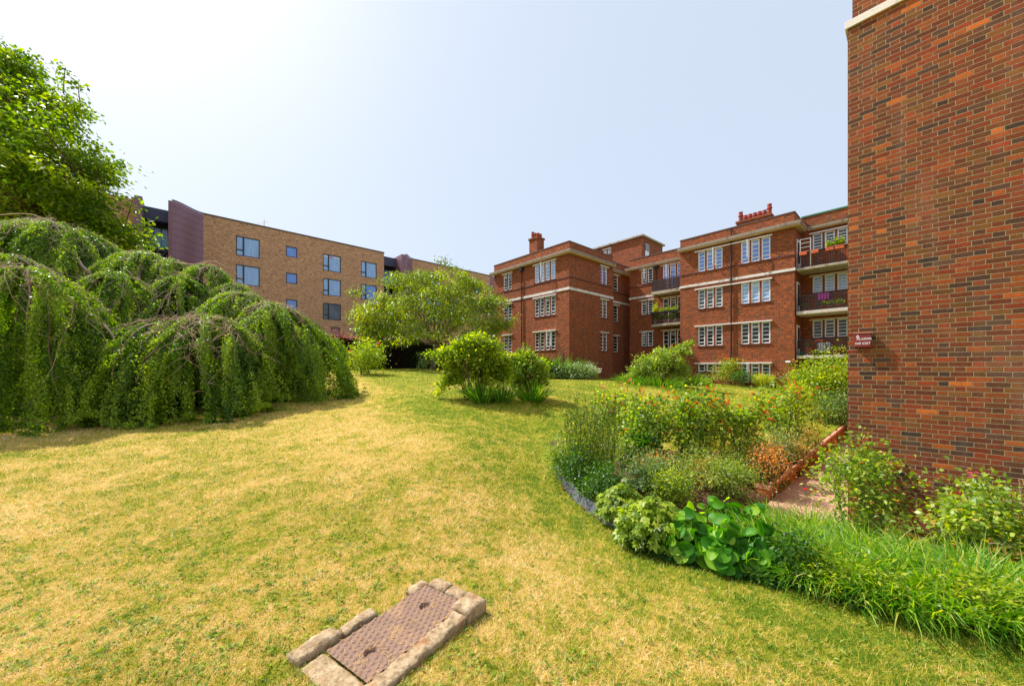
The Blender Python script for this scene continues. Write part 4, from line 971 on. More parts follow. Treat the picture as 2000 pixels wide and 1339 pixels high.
def tree_crown(tb, lf, trunk_top, clumps, per, cr, L, W, limbs, r_limb, mids, droop=.2, up=.6, aspect=.75):
    """limbs: list of end points; each clump joined to the nearest limb"""
    lp = []
    for e, md in zip(limbs, mids):
        p = bez(trunk_top, np.array(md), np.array(e), 10, .05); lp.append(p); tb.tube(p, r_limb, r_limb * .22)
    LP = np.stack(lp); fl = LP[:, 3:].reshape(-1, 3)
    for c in clumps:
        d = np.linalg.norm(fl - c, axis=1) + np.maximum(0, fl[:, 2] - c[2]) * .6; s = fl[np.argmin(d)]
        tb.tube(bez(s, (s + c) / 2 + np.array([0, 0, .15]), c, 5, .03), r_limb * .22, .01)
    m = len(clumps); w = np.repeat(np.arange(m), per); n = len(w)
    P = clumps[w] + rng.normal(0, 1, (n, 3)) * (cr * rng.uniform(.7, 1.35, m))[w][:, None] * np.array([1, 1, aspect])
    D = unit(P - clumps[w]) * np.array([1, 1, .5]) + rng.normal(0, .5, (n, 3)); D[:, 2] -= droop
    N = rdir(n, up * 1.5); rr_ = np.clip(rng.rand(m)[w] * .5 + rng.rand(n) * .55, 0, 1)
    lf.leaves(P, D, N, L * rng.uniform(.65, 1.2, n), W * rng.uniform(.7, 1.2, n), rr_, .18, droop * .5)
def spec(xl, xr, yt, yb):
    """pixel box -> ground point, depth, half width, height"""
    X, Y, Z = ground_at((xl + xr) / 2, yb); return X, Y, (xr - xl) / 2 * Y / F, (yb - yt) * Y / F

def lobpx(cx, yb, Y, lst, z=None):
    """lobes given as (pixel x, pixel y, pixel radius) around a shrub whose foot is at pixel (cx, yb)"""
    k = Y / F; return [((x - cx) * k, rng.uniform(-.25, .25) * r * k, (yb - y) * k, r * k) for x, y, r in lst]
# ------------------------------------------------------------------ big maple at left
def maple():
    Y0 = 20.0; X0 = -29.0; z0 = gz1(X0, Y0); off = (X0, Y0, z0)
    root = empty('maple_tree', off); tag(root, 'tall bright green broadleaf tree rising at the far left behind the weeping tree', 'tree')
    k = Y0 / F
    def pt(px, py, Y=Y0): return np.array([(px - 1000) * Y / F, Y, EYE - (py - 718) * Y / F])
    lob = [(-60, 170, 85), (25, 255, 115), (75, 330, 110), (150, 365, 70), (0, 400, 120), (110, 430, 90), (180, 450, 54), (246, 466, 22), (-120, 330, 170), (-200, 220, 150), (0, 130, 40), (120, 215, 40), (190, 335, 38), (40,145,30)]
    cl = []; 
    for x, y, r in lob:
        n = int(10 + (r / 9.0) ** 2 * .40 * (1 if x > -50 else .45)); v = rdir(n); q = rng.rand(n, 1) ** .42
        vv = v * q * r; cl.append(np.array([pt(x + u[0], y - u[2], Y0 + u[1] * k * 1.5) for u in vv]))
    cl = np.concatenate(cl)
    tb = TB_(6); top = np.array([X0, Y0, z0 + 4.5]); tb.tube(bez(np.array([X0 - .3, Y0, z0 - .2]), np.array([X0 - .2, Y0, z0 + 2]), top, 8, .03), .42, .3)
    ends = [pt(x, y, Y0 + rng.uniform(-2, 2)) for x, y in ((-60, 170), (40, 240), (120, 330), (200, 400), (100, 430), (-160, 300), (230, 450), (10, 330))]
    mids = [(top + e) / 2 + np.array([0, 0, 1.2]) for e in ends]
    lf = LF(); tree_crown(tb, lf, top, cl, 82, .42, .22, .15, ends, .17, mids, .25, 1.2, .42)
    # shoots at the outline
    sh = [(6,96),(30,108),(60,115),(125,138),(150,170),(150,215),(142,258),(190,292),(232,322),(215,345),(208,392),(255,400),(285,440),(296,468)]
    cs = np.array([pt(x, y) for x, y in sh]); n = 40; w = np.repeat(np.arange(len(cs)), n); P = cs[w] + rng.normal(0, .22, (len(w), 3)); lf.leaves(P, rdir(len(w)), rdir(len(w), 1.2), .26 * rng.uniform(.6, 1.2, len(w)), .16, rng.rand(len(w)), .15)
    for c in cs: tb.tube(bez(cl[np.argmin(np.linalg.norm(cl - c, axis=1))], c, c + [.1, 0, .2], 4), .03, .01)
    tb.build('trunk', BK['brown'], root, off); lf.build('crown', LM['maple'], root, off)
maple()

# ------------------------------------------------------------------ weeping tree: mounds of hanging leafy shoots over arched limbs
def weeping():
    X0, Y0 = -12.8, 12.0; z0 = gz1(X0, Y0); off = (X0, Y0, z0)
    root = empty('weeping_tree', off); tag(root, 'wide weeping tree with leafy curtains reaching the lawn and bare tan twigs on top', 'tree')
    # domes of hanging shoots: centre pixel x, centre depth, radius, pixel y of the top, density, twigs
    DOMES = [(60, 8.7, 1.85, 528, 1, 60), (-150, 9.6, 2.0, 505, .8, 30), (300, 9.7, 1.35, 630, 1, 24), (420, 10.2, 1.95, 620, 1, 95), (553, 12.3, 2.15, 594, 1, 46), (465, 12.7, 2.1, 573, 1, 60),
             (100, 13.0, 3.6, 418, .9, 80), (280, 13.4, 2.3, 484, 1, 50), (396, 13.5, 1.8, 510, 1, 50), (338, 13.6, 1.7, 500, 1, 36), (475, 13.2, 1.7, 556, 1, 40), (350, 12.4, 1.8, 545, 1, 30), (20, 10.6, 2.0, 505, 1, 40), (360, 9.4, 1.1, 668, 1, 10), (-110, 13.0, 3.4, 405, .8, 30), (225, 11.3, 1.9, 538, 1, 44), (340, 11.6, 1.6, 566, 1, 30), (618, 12.7, 1.3, 655, 1, 14), (180, 8.9, 1.15, 625, 1, 10)]
    tb = TB_(5); tw = TB_(4); lf = LF(); hub = np.array([X0, Y0, z0 + 2.2])
    tb.tube(bez(np.array([X0, Y0, z0 - .1]), np.array([X0 + .3, Y0, z0 + 1.2]), hub, 8, .03), .32, .24)
    for pc, Yc, Rd, yt, dens, ntw in DOMES:
        cx = (pc - 1000) * Yc / F; zt = EYE - (yt - 718) * Yc / F - .05; gc = gz1(cx, Yc); H = zt - gc
        ph = rng.uniform(0, 6.28, 4); sx = rng.uniform(.85, 1.15); apx = rng.uniform(-.3, .3, 2) * Rd
        def surf(th, phi, sc):
            Rr = Rd * sc * (1 + .09 * np.sin(5 * th + ph[0]) + .06 * np.sin(9 * th + ph[1]) + .07 * np.sin(17 * th + ph[2]))
            sp = phi / (math.pi / 2); rho = Rr * (.45 * np.sin(phi) ** .85 + .55 * sp ** .82) * (1 + .05 * np.sin(sp * 9 + th * 3 + ph[3])); x = cx + np.cos(th) * rho * sx + apx[0] * (1 - sp); y = Yc + np.sin(th) * rho * (2 - sx) + apx[1] * (1 - sp)
            z = zt - H * (.5 * (1 - np.cos(phi) ** .85) + .5 * sp ** 1.5) * (1 + .06 * np.sin(7 * th + ph[3])) - .10 * (1 - sc) * 5
            return np.stack([x, y, z], -1)
        arc = Rd * .9 + H * .85; area = 2 * math.pi * Rd * .8 * arc; ns = int(area * 15 * dens)
        ncl = int(ns / 6) + 4; cth = rng.uniform(0, 6.28, ncl); cp = rng.uniform(0, 1, ncl); csh = rng.rand(ncl); ci = rng.randint(0, ncl, ns)
        th = cth[ci] + rng.normal(0, .05, ns) / Rd; s0 = np.clip(cp[ci] + rng.normal(0, .04, ns), 0, 1) ** .9 * .92 - .02; ln = rng.uniform(.8, 2.1, ns) / arc; sc = np.where(rng.rand(ns) < .22, .84, 1.0) * (1 + rng.normal(0, .022, ns)) + (csh[ci] - .5) * .13
        T = 16; t = np.linspace(0, 1, T)[None]; s = np.clip(s0[:, None] + ln[:, None] * t, 0.02, 1.0); phi = s * math.pi / 2 * .985
        pth = surf(th[:, None] + .05 * np.sin(t * 3 + th[:, None] * 7), phi, sc[:, None]); eps = 1e-3
        # outward normal of the curtain
        du = surf(th[:, None] + eps, phi, sc[:, None]) - surf(th[:, None] - eps, phi, sc[:, None]); dv = surf(th[:, None], phi + eps, sc[:, None]) - surf(th[:, None], np.maximum(phi - eps, 0), sc[:, None])
        nr = unit(np.cross(dv, du)); flip = np.sign((nr[..., 0] * np.cos(th[:, None]) + nr[..., 1] * np.sin(th[:, None])) + nr[..., 2] + 1e-6)[..., None]; nr = nr * flip
        per = 8; P = np.repeat(pth.reshape(-1, 3), per, 0); Nn = np.repeat(nr.reshape(-1, 3), per, 0); Dd = np.repeat(unit(np.gradient(pth, axis=1) + 1e-6).reshape(-1, 3), per, 0)
        rs = np.repeat(rng.rand(ns)[:, None] * .25 + csh[ci][:, None] * .4 + np.zeros((1, T)), per, 1).reshape(-1) ; n = len(P)
        keep = rng.rand(n) < .80; P, Nn, Dd, rs = P[keep], Nn[keep], Dd[keep], rs[keep]; n = len(P)
        P = P + rng.normal(0, .035, (n, 3)); P[:, 2] = np.maximum(P[:, 2], gz(P[:, 0], P[:, 1]) + .03)
        D = Dd * .5 + rng.normal(0, .45, (n, 3)); D[:, 2] -= .7; N = Nn * 1.0 + rng.normal(0, .5, (n, 3)); sz = .050 * (1 + .02 * (Yc - 8))
        lf.leaves(P, D, N, sz * rng.uniform(.7, 1.3, n), sz * .74 * rng.uniform(.8, 1.2, n), np.clip(rs + rng.rand(n) * .4, 0, 1), .15)
        # bare tan twigs arching over the crown of the dome
        for i in range(int(ntw * 1.15)):
            a = rng.uniform(0, 6.28); p0 = rng.uniform(.0, .45); p1 = p0 + rng.gamma(2, .11) + .08; ph_ = np.linspace(p0, p1, 8) * math.pi / 2 + 1e-3
            q = surf(a + rng.uniform(-1.1, 1.1) * np.linspace(0, 1, 8) + rng.normal(0, .03, 8), ph_, 1.02 + rng.uniform(0, .03)); q[:, 2] += .05 + rng.uniform(-.02, .07); q += rng.normal(0, .022, q.shape); tw.tube(q, rng.uniform(.004, .009), .0025)
            for _ in range(3):
                k = rng.randint(1, 6); e2 = q[k] + rng.normal(0, .14, 3) + [0, 0, -.05]; tw.tube(bez(q[k], (q[k] + e2) / 2 + [0, 0, .05], e2, 4, .015), .005, .002)
        e = np.array([cx, Yc, zt - .25]); tb.tube(bez(hub, (hub + e) / 2 + [0, 0, .3], e, 8, .05), .09, .04)
        for i in range(5):
            a = rng.uniform(0, 6.28); q = surf(a + np.zeros(9), np.linspace(.02, .75, 9) * math.pi / 2, .97); q += rng.normal(0, .015, q.shape); tb.tube(q, .035, .01)
    for cr in ([(0,420,12),(60,418,12),(110,436,12),(150,460,12.1)], [(340,512,13),(380,516,13),(420,510,13.1),(455,528,13.1),(480,556,13.2)], [(455,580,12),(500,590,12),(545,600,12),(590,640,12.1)]):
        q = np.array([((px - 1000) * Y / F, Y, EYE - (py - 718) * Y / F) for px, py, Y in cr]); tw.tube(np.concatenate([bez(a, (a + b) / 2 + rng.normal(0, .03, 3), b, 4)[:-1] for a, b in zip(q[:-1], q[1:])]), .016, .007)
    tb.build('limbs', BK['grey'], root, off); tw.build('bare_twigs', BK['tan'], root, off); lf.build('crown', LM['birch'], root, off)
weeping()

# ------------------------------------------------------------------ cherry tree
def cherry():
    X0, Y0, z0 = ground_at(846, 721.5, 20, 40); Y0 = 27.6; X0 = (846 - 1000) / F * Y0; z0 = gz1(X0, Y0); off = (X0, Y0, z0)
    root = empty('cherry_tree', off); tag(root, 'spreading cherry tree with drooping yellow green leaves in front of the clipped hedge', 'tree')
    def pt(px, py, dy=0): return np.array([(px - 1000) * (Y0 + dy) / F, Y0 + dy, EYE - (py - 718) * (Y0 + dy) / F])
    out = [(690,622),(700,600),(712,585),(735,585),(760,560),(770,540),(800,530),(830,528),(862,522),(890,528),(915,535),(925,552),(940,548),(955,575),(985,585),(975,610),(990,630),(985,650),(955,660),(905,652),(860,656),(800,668),(755,678),(715,662),(700,645)]
    poly = np.array(out, float); cl = []
    while len(cl) < 380:
        x = rng.uniform(690, 990); y = rng.uniform(520, 692); c = False
        for i in range(len(poly)):
            xa, ya = poly[i]; xb, yb = poly[(i + 1) % len(poly)]
            if (ya > y) != (yb > y) and x < xa + (y - ya) / (yb - ya) * (xb - xa): c = not c
        if c: hw = 1 - abs(x - 840) / 170; cl.append(pt(x, y, rng.uniform(-1, 1) * 4.6 * max(.15, hw) ** .5 * (.4 + .6 * min(1, (y - 515) / 90))))
    for x, y in [(862,508),(903,534),(880,520),(745,548),(690,570),(705,566),(770,535),(925,545),(988,640),(975,590),(1000,625),(692,615),(955,565)]: cl.append(pt(x, y, rng.uniform(-1, 1)))
    cl = np.array(cl); tb = TB_(6); lf = LF(); top = pt(853, 672)
    tb.tube(bez(np.array([X0, Y0, z0 - .15]), pt(846, 695), top, 8, .02), .24, .19)
    ends = [pt(740, 600, -1), pt(790, 560, 1), pt(840, 540, -.5), pt(870, 560, 2.5), pt(900, 550, 0), pt(940, 590, -1), pt(960, 640, 1), pt(720, 645, 1), pt(820, 600, -3), pt(890, 610, -3), pt(850, 590, 3.5)]
    mids = [(top + e) / 2 + np.array([0, 0, -.2]) for e in ends]
    tree_crown(tb, lf, top, cl, 86, .27, .19, .082, ends, .10, mids, .55, .5, .6)
    tb.build('trunk', BK['grey'], root, off); lf.build('crown', LM['cherry'], root, off)
cherry()

# ------------------------------------------------------------------ clipped hedge (copper at left, dark green at right)
def hedge(name, label, a0, a1, mat, topmat, topfrac):
    b0, dp, h = 28.9, 1.5, 2.45; X, Y = to_xy((a0 + a1) / 2, b0); z = gz1(X, Y); off = (X, Y, z)
    root = empty(name, off); tag(root, label, 'hedge'); Ln = a1 - a0
    n = int(Ln * 1500); a = rng.uniform(a0, a1, n); face = rng.rand(n)
    b = np.where(face < .62, b0 + rng.exponential(.10, n), b0 + rng.uniform(0, dp, n)); zz = np.where(face < .62, rng.uniform(0, h, n), h - rng.exponential(.08, n))
    bumpy = .10 * np.sin(a * 1.7) + .07 * np.sin(a * 4.1 + zz * 2); b = b - bumpy * .6; zz = zz + np.where(face >= .62, bumpy, 0)
    x, y = a * cV - b * sV, a * sV + b * cV; P = np.stack([x, y, gz(x, y) + zz], 1)
    lf = LF(); lf.leaves(P, rdir(n, -.2), rdir(n, .3) + np.array([0.3, -.6, 0]), .085 * rng.uniform(.7, 1.3, n), .06, rng.rand(n), .15); lf.build('foliage', LM[mat], root, off)
    n = int(Ln * 620 * topfrac); a = rng.uniform(a0, a1, n); b = b0 + rng.uniform(-.12, dp, n); zz = h + rng.exponential(.10, n) + .05 * np.sin(a * 3) - .05
    x, y = a * cV - b * sV, a * sV + b * cV; P = np.stack([x, y, gz(x, y) + zz], 1)
    lf = LF(); lf.leaves(P, rdir(n, .4), rdir(n, .6), .10 * rng.uniform(.7, 1.3, n), .065, rng.rand(n), .15); lf.build('young_shoots', LM[topmat], root, off)
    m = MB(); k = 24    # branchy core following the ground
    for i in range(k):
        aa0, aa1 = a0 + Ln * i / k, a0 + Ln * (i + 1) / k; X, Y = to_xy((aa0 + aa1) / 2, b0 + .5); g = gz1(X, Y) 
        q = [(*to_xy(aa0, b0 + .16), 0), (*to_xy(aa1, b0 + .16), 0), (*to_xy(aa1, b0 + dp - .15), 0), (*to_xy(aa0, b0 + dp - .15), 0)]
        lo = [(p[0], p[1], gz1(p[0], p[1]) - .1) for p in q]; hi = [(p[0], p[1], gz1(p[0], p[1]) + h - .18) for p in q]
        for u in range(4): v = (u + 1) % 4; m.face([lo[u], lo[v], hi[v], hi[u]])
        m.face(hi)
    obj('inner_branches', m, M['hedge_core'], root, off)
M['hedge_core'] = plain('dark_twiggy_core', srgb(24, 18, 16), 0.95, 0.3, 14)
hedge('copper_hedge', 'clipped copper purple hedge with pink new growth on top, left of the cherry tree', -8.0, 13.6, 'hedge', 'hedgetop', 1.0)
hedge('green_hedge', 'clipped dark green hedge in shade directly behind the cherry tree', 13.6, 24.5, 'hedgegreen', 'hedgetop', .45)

# ------------------------------------------------------------------ shrubs on the far lawn
X, Y, w, h = spec(682, 746, 662, 731)
shrub('rose_bush', 'rounded rose bush standing on the lawn before the copper hedge with one crimson bloom', 'rose bush', X, Y, w, w, h * .97, 'shrub', 3400, .11, .07, 9, 'green', .12, fl=None, clr=.13)
r = bpy.data.objects['rose_bush']; lf = LF(); P = np.array([[(688 - 1000) / F * Y, Y - .4, EYE - (686 - 718) / F * Y], [(743 - 1000) / F * Y, Y - .3, EYE - (672 - 718) / F * Y]]); P = np.repeat(P, 5, 0) + rng.normal(0, .06, (10, 3)); flowers(lf, P, .13); lf.build('flower', LM['pink'], r, tuple(r.location))
X, Y, w, h = spec(868, 985, 652, 777)
Xm, Ym = X, Y
shrub('lilac_bush', 'larger multi stemmed leafy bush, left one of the pair amid sword leaves', 'bush', X - .1, Y, w * .98, w * .9, h, 'shrub', 13500, .105, .07, 15, 'brown', .26, clr=.05, droop=.25, cl=330, lobes=lobpx(926, 777, Y, [(922, 694, 27), (958, 704, 27), (884, 704, 16), (934, 672, 17), (978, 706, 17), (905, 680, 16), (902, 730, 12), (950, 728, 20), (880, 742, 7), (873, 690, 8), (960, 676, 12), (985, 728, 12)]))
X, Y, w, h = spec(985, 1068, 684, 776)
shrub('viburnum_bush', 'smaller pale leaved bush with grey twigs, right one of the pair on the lawn', 'bush', X + .05, Y + .1, w * .95, w * .9, h, 'rose', 7400, .095, .065, 12, 'brown', .22, clr=.055, cl=210, lobes=lobpx(1027, 776, Y, [(1010, 715, 18), (1036, 722, 22), (1056, 738, 13), (1024, 700, 14), (1004, 738, 12), (1050, 716, 12), (996, 704, 9), (1030, 745, 14)]))
for (xl, xr, yt, yb, n, lab) in ((915, 968, 735, 779, 260, 'clump of green sword leaves at the foot of the larger bush'), (955, 1003, 742, 779, 200, 'middle clump of green sword leaves between the paired bushes'), (1012, 1066, 738, 779, 260, 'clump of green sword leaves at the foot of the smaller bush')):
    X, Y, w, h = spec(xl, xr, yt, yb); blades('iris_clump', lab, 'iris', X, Y - .25, w * .75, h * 1.15, 'iris', n, .03, (.05, .5), .7, 'sword leaf clumps on the lawn')
# by block A
for (xl, xr, yt, yb, lab) in ((1035, 1085, 686, 734, 'spiky dark green plant nearer the wide ground floor window'), (1075, 1123, 688, 730, 'spiky dark green plant rising above the white flowered shrub')):
    Y = 27.3; X = ((xl + xr) / 2 - 1000) / F * Y; blades('yucca', lab, 'yucca', X, Y, 1.0, (738 - yt) / F * Y * .80 + .5, 'dark', 420, .085, (.02, .3), .9, 'spiky plants against the red brick block')
X, Y, w, h = spec(1078, 1141, 712, 740)
shrub('hydrangea', 'low white flowering shrub at the corner of the red brick block', 'shrub', X, 25.9, w * 1.3, 1.0, 1.05, 'greygreen', 3800, .12, .08, 6, 'green', .02, fl='whitef', nfl=320, fls=.10, clr=.13)
X, Y, w, h = spec(1040, 1095, 712, 738)
shrub('laurel_shrub', 'dark leafy shrub under the spiky plants by the block', 'shrub', X, 26.2, 1.0, .8, 1.15, 'dark', 3000, .09, .06, 6, 'green', .02, clr=.14)
X, Y, w, h = spec(800, 835, 690, 722)
Y = 26.6; shrub('small_rose', 'thin pale climber shrub at the hedge foot just left of the cherry trunk', 'shrub', (829 - 1000) / F * Y, Y, .55, .5, 1.3, 'greygreen', 900, .07, .05, 4, 'green', .05, clr=.15)
shrub('low_shrub', 'low dark shrub at the hedge foot just right of the cherry trunk', 'shrub', (868 - 1000) / F * Y, Y + .3, .8, .5, .75, 'dark', 1200, .07, .05, 4, 'green', .0, clr=.15)
# round bush before wing B/C
X, Y, w, h = spec(1222, 1345, 670, 750)
shrub('round_shrub', 'big round greyish green bush with red roses before the shaded corner of the block', 'bush', X, Y, w * .92, w * .8, h * .96, 'pale', 8200, .125, .085, 10, 'brown', .12, clr=.055, cl=280, fl='red', nfl=12, fls=.12, lobes=lobpx(1283, 750, Y, [(1262, 714, 25), (1290, 700, 24), (1312, 704, 22), (1242, 728, 14), (1328, 688, 11), (1339, 675, 5), (1322, 724, 18), (1280, 730, 20), (1230, 738, 7)]))
tip = np.array([(1342 - 1000) / F * Y, Y, EYE - (672 - 718) / F * Y])
for (xl, xr, yt, yb, lab, n) in ((1205, 1262, 731, 750, 'low fringe of strap leaves left of the round bush', 260), (1262, 1325, 732, 754, 'low fringe of strap leaves before the round bush', 300), (1318, 1372, 726, 752, 'fringe of strap leaves right of the round bush', 260)):
    X, Y, w, h = spec(xl, xr, yt, yb); blades('iris_clump', lab, 'iris', X, Y, w, h * 1.2 + .1, 'iris', n, .03, (.1, .6), .6, 'strap leaf fringe round the bush')
def small_roses(xl, xr, yt, yb, lab, fl, nfl, mat='rose', n=1500, fls=.09, **k):
    X, Y, w, h = spec(xl, xr, yt, yb); return shrub('rose_bush', lab, 'rose bush', X, Y, w, w * .8, h, mat, int(n * .62), k.pop('L', .10), k.pop('W', .07), 6, 'green', .1, fl=fl, nfl=nfl, fls=fls, clr=.15, **k)
small_roses(1388, 1442, 702, 752, 'coral pink rose bush beside the downpipe of the block', 'coral', 60, n=2600, fls=.11)
small_roses(1425, 1466, 724, 755, 'leafy low plant under the large ground floor window', None, 0, 'dark', 1500)
small_roses(1468, 1512, 733, 756, 'golden yellow low bush left of the grey lavender', None, 0, 'yellow', 3000)
small_roses(1500, 1548, 722, 757, 'grey green lavender mound right of the golden bush', 'coral', 10, 'greygreen', 3200)
small_roses(1344, 1392, 738, 752, 'small pale green bush between round bush and coral rose', 'coral', 8, 'shrub', 1200)
# big bush beside the near wall
X, Y, w, h = spec(1575, 1700, 706, 822)
shrub('mock_orange_bush', 'large yellow green bush squeezed against the near brick wall edge', 'bush', X + .1, Y + .4, w * 1.1, w * .85, h * 1.03, 'shrub', 9500, .10, .065, 10, 'green', .06, clr=.12, fl='coral', nfl=50, fls=.07)
X, Y, w, h = spec(1598, 1670, 765, 828)
shrub('sage_bush', 'grey green lower bush under the yellow green bush by the wall', 'bush', X, Y + .1, w, w * .8, h, 'greygreen', 5000, .06, .035, 8, 'green', .0, clr=.13)
X, Y, w, h = spec(1548, 1592, 718, 768)
shrub('white_rose', 'loose pink and white rose bush left of the yellow green bush', 'rose bush', X, Y + .4, w, w, h, 'pale', 1800, .06, .04, 6, 'green', .05, clr=.14, fl='pink', nfl=16, fls=.08)
# ------------------------------------------------------------------ planted bed
def root_plant(name, label, cat, X, Y, group=None):
    z = gz1(X, Y); r = empty(name, (X, Y, z)); tag(r, label, cat, group); return r, (X, Y, z)
def px_shrub(name, label, cat, box, mat, n, L, W, **k):
    X, Y, w, h = spec(*box); return shrub(name, label, cat, X, Y, w * k.pop('sx', 1.0), w * k.pop('sy', .8), h * k.pop('sh', .97), mat, n, L, W, **k)
# tall wispy herb: many thin upright stems with narrow leaves and dark seed heads
def wispy(label, box, n, mat='shrub'):
    X, Y, w, h = spec(*box); root, off = root_plant('tall_herb', label, 'herb', X, Y); z = off[2]
    tb = TB_(3); lf = LF(); sh = LF(); a = rng.uniform(0, 6.28, n); q = rng.rand(n) ** .5 * w * .55
    for i in range(n):
        b = np.array([X + math.cos(a[i]) * q[i], Y + math.sin(a[i]) * q[i] * .8, 0]); b[2] = gz1(b[0], b[1]); H = h * rng.uniform(.5, 1.08)
        e = b + np.array([math.cos(a[i]) * w * .5 * q[i] / w + rng.normal(0, .06), math.sin(a[i]) * w * .3 + rng.normal(0, .05), H]); p = bez(b, (b + e) / 2 + rng.normal(0, .03, 3), e, 9, .008)
        tb.tube(p, .0045, .002); m = 34; t = rng.uniform(.08, .97, m); P = np.stack([np.interp(t, np.linspace(0, 1, 9), p[:, k]) for k in range(3)], 1)
        D = rdir(m, .5); lf.leaves(P, D, rdir(m, 1), .06 * rng.uniform(.6, 1.5, m) * (1.3 - t), .019, rng.rand(m), .1, .2)
        for s in range(3):
            s0 = p[5 + s]; e2 = s0 + np.array([rng.normal(0, .06), rng.normal(0, .06), .12]); tb.tube(bez(s0, (s0 + e2) / 2, e2, 3), .002, .0015)
            P = e2 + rng.normal(0, .008, (5, 3)); sh.leaves(P, rdir(5, 1), rdir(5), .022, .014, rng.rand(5) * .3, .3)
    tb.build('stem', BK['green'], root, off); lf.build('foliage', LM[mat], root, off); sh.build('seed_head', LM['dark'], root, off)
wispy('tall wispy green herb with tiny dark seed heads at the left bed end', (1085, 1222, 778, 942), 130)
wispy('thin seedy herb behind the left end of the bed beneath pink roses', (1100, 1180, 800, 880), 26)
ROSES = [
 ((1170, 1238, 744, 872), 'tall narrow rose bush with pink blooms at the back of the bed', 'pink', 26, 2000),
 ((1212, 1312, 764, 900), 'open rose bush with few coral buds in the middle left of the bed', 'coral', 24, 3400),
 ((1298, 1402, 752, 905), 'widest rose bush with scarlet flowers in the middle of the bed', 'red', 44, 4400),
 ((1384, 1482, 776, 908), 'rose bush crowned with bright red clusters, right of the widest one', 'red', 96, 3600),
 ((1474, 1592, 744, 880), 'tall rose bush with faded orange blooms near the garden wall', 'coral', 44, 4000),
]
for box, lab, fl, nf, n in ROSES:
    px_shrub('rose_bush', lab, 'rose bush', box, 'rose', int(n * .50), .09, .062, stems=10, stem_mat='green', bare=.18, clr=.07, cl=int(n / 60), fl=fl, nfl=nf, fls=.075, sx=1.0, group=None)
SP = [((1248, 1302, 892, 938), 'small orange spurge clump behind the lobed leaves', 900), ((1362, 1402, 856, 908), 'orange spurge clump under the widest rose bush', 800), ((1466, 1530, 876, 942), 'largest orange spurge mound beside the path gap', 2400),
      ((1538, 1578, 862, 906), 'orange spurge clump on top of the garden wall edge', 900), ((1568, 1606, 834, 874), 'farthest orange spurge clump beside the garden wall', 700), ((1338, 1378, 905, 950), 'faded orange spurge behind the round leaved plants', 700), ((1398, 1440, 862, 900), 'brownish orange spurge beneath the red rose clusters', 600)]
for box, lab, n in SP:
    r = px_shrub('spurge_plant', lab, 'spurge', box, 'dark', n // 2, .035, .014, stems=6, stem_mat='green', bare=.0, clr=.17, group='orange spurge clumps in the bed')
    X, Y, z = r.location; w, h = spec(*box)[2:]; lf = LF(); m = int(n * .7); v = rdir(m, .6); P = np.array([X, Y, z + h * .45]) + v * np.array([w * .8, w * .7, h * .5]) * rng.uniform(.75, 1.08, (m, 1))
    P += rng.normal(0, .05, (m, 3)) + np.repeat(rng.normal(0, .10, (m // 20 + 1, 3)), 20, 0)[:m]; lf.leaves(P, v + rng.normal(0, .6, (m, 3)), rdir(m, 1.0), .034 * rng.uniform(.7, 1.3, m), .022, rng.rand(m), .2); lf.build('bracts', LM['spurge'], r, (X, Y, z))
LOW = [((1066, 1128, 858, 926), 'pale', 2600, 'low pale green edging plant at the bed tip by the lawn', .04, .022), ((1094, 1170, 884, 954), 'dark', 3400, 'low dark green edging plant above the plastic strip', .04, .024), ((1138, 1220, 912, 992), 'dark', 3200, 'low dark green plant spilling over the plastic strip', .04, .024),
       ((1225, 1325, 888, 955), 'greygreen', 3000, 'feathery grey green plant with white flowers in the bed centre', .06, .014), ((1318, 1452, 880, 955), 'pale', 4200, 'narrow leaved green plant in front of the widest rose bush', .06, .012), ((1402, 1475, 872, 930), 'shrub', 2600, 'fine bright green plant left of the largest spurge mound', .045, .012),
       ((1505, 1560, 838, 900), 'greygreen', 2400, 'silvery plant between roses and the orange spurge', .05, .014), ((1230, 1282, 850, 912), 'dark', 500, 'dark broad leaved plant in shade under the roses', .13, .09), ((1540, 1590, 820, 862), 'pale', 1500, 'pale narrow leaved plant below the tall orange rose', .05, .02),
       ((1180, 1240, 850, 912), 'pale', 1200, 'light green tuft between tall herb and roses', .05, .02), ((1300, 1400, 850, 905), 'shrub', 2200, 'bright feathery green plant beneath the scarlet roses', .04, .012), ((1440, 1500, 850, 890), 'dark', 1500, 'dark green filler plant behind the largest spurge', .05, .025)]
for box, mat, n, lab, L, W in LOW:
    px_shrub('border_plant', lab, 'plant', box, mat, n, L, W, stems=7, stem_mat='green', bare=.0, clr=.17, fl='whitef' if 'white flowers' in lab else None, nfl=14, fls=.03)
# purple flowers on the wall
X, Y, w, h = spec(1550, 1590, 885, 918); shrub('purple_flower', 'small trailing plant with magenta flowers hanging over the garden wall', 'plant', *to_xy(9.3, 1.86), .22, .2, .42, 'dark', 500, .04, .02, 4, 'green', 0, fl='purple', nfl=30, fls=.03, clr=.2)
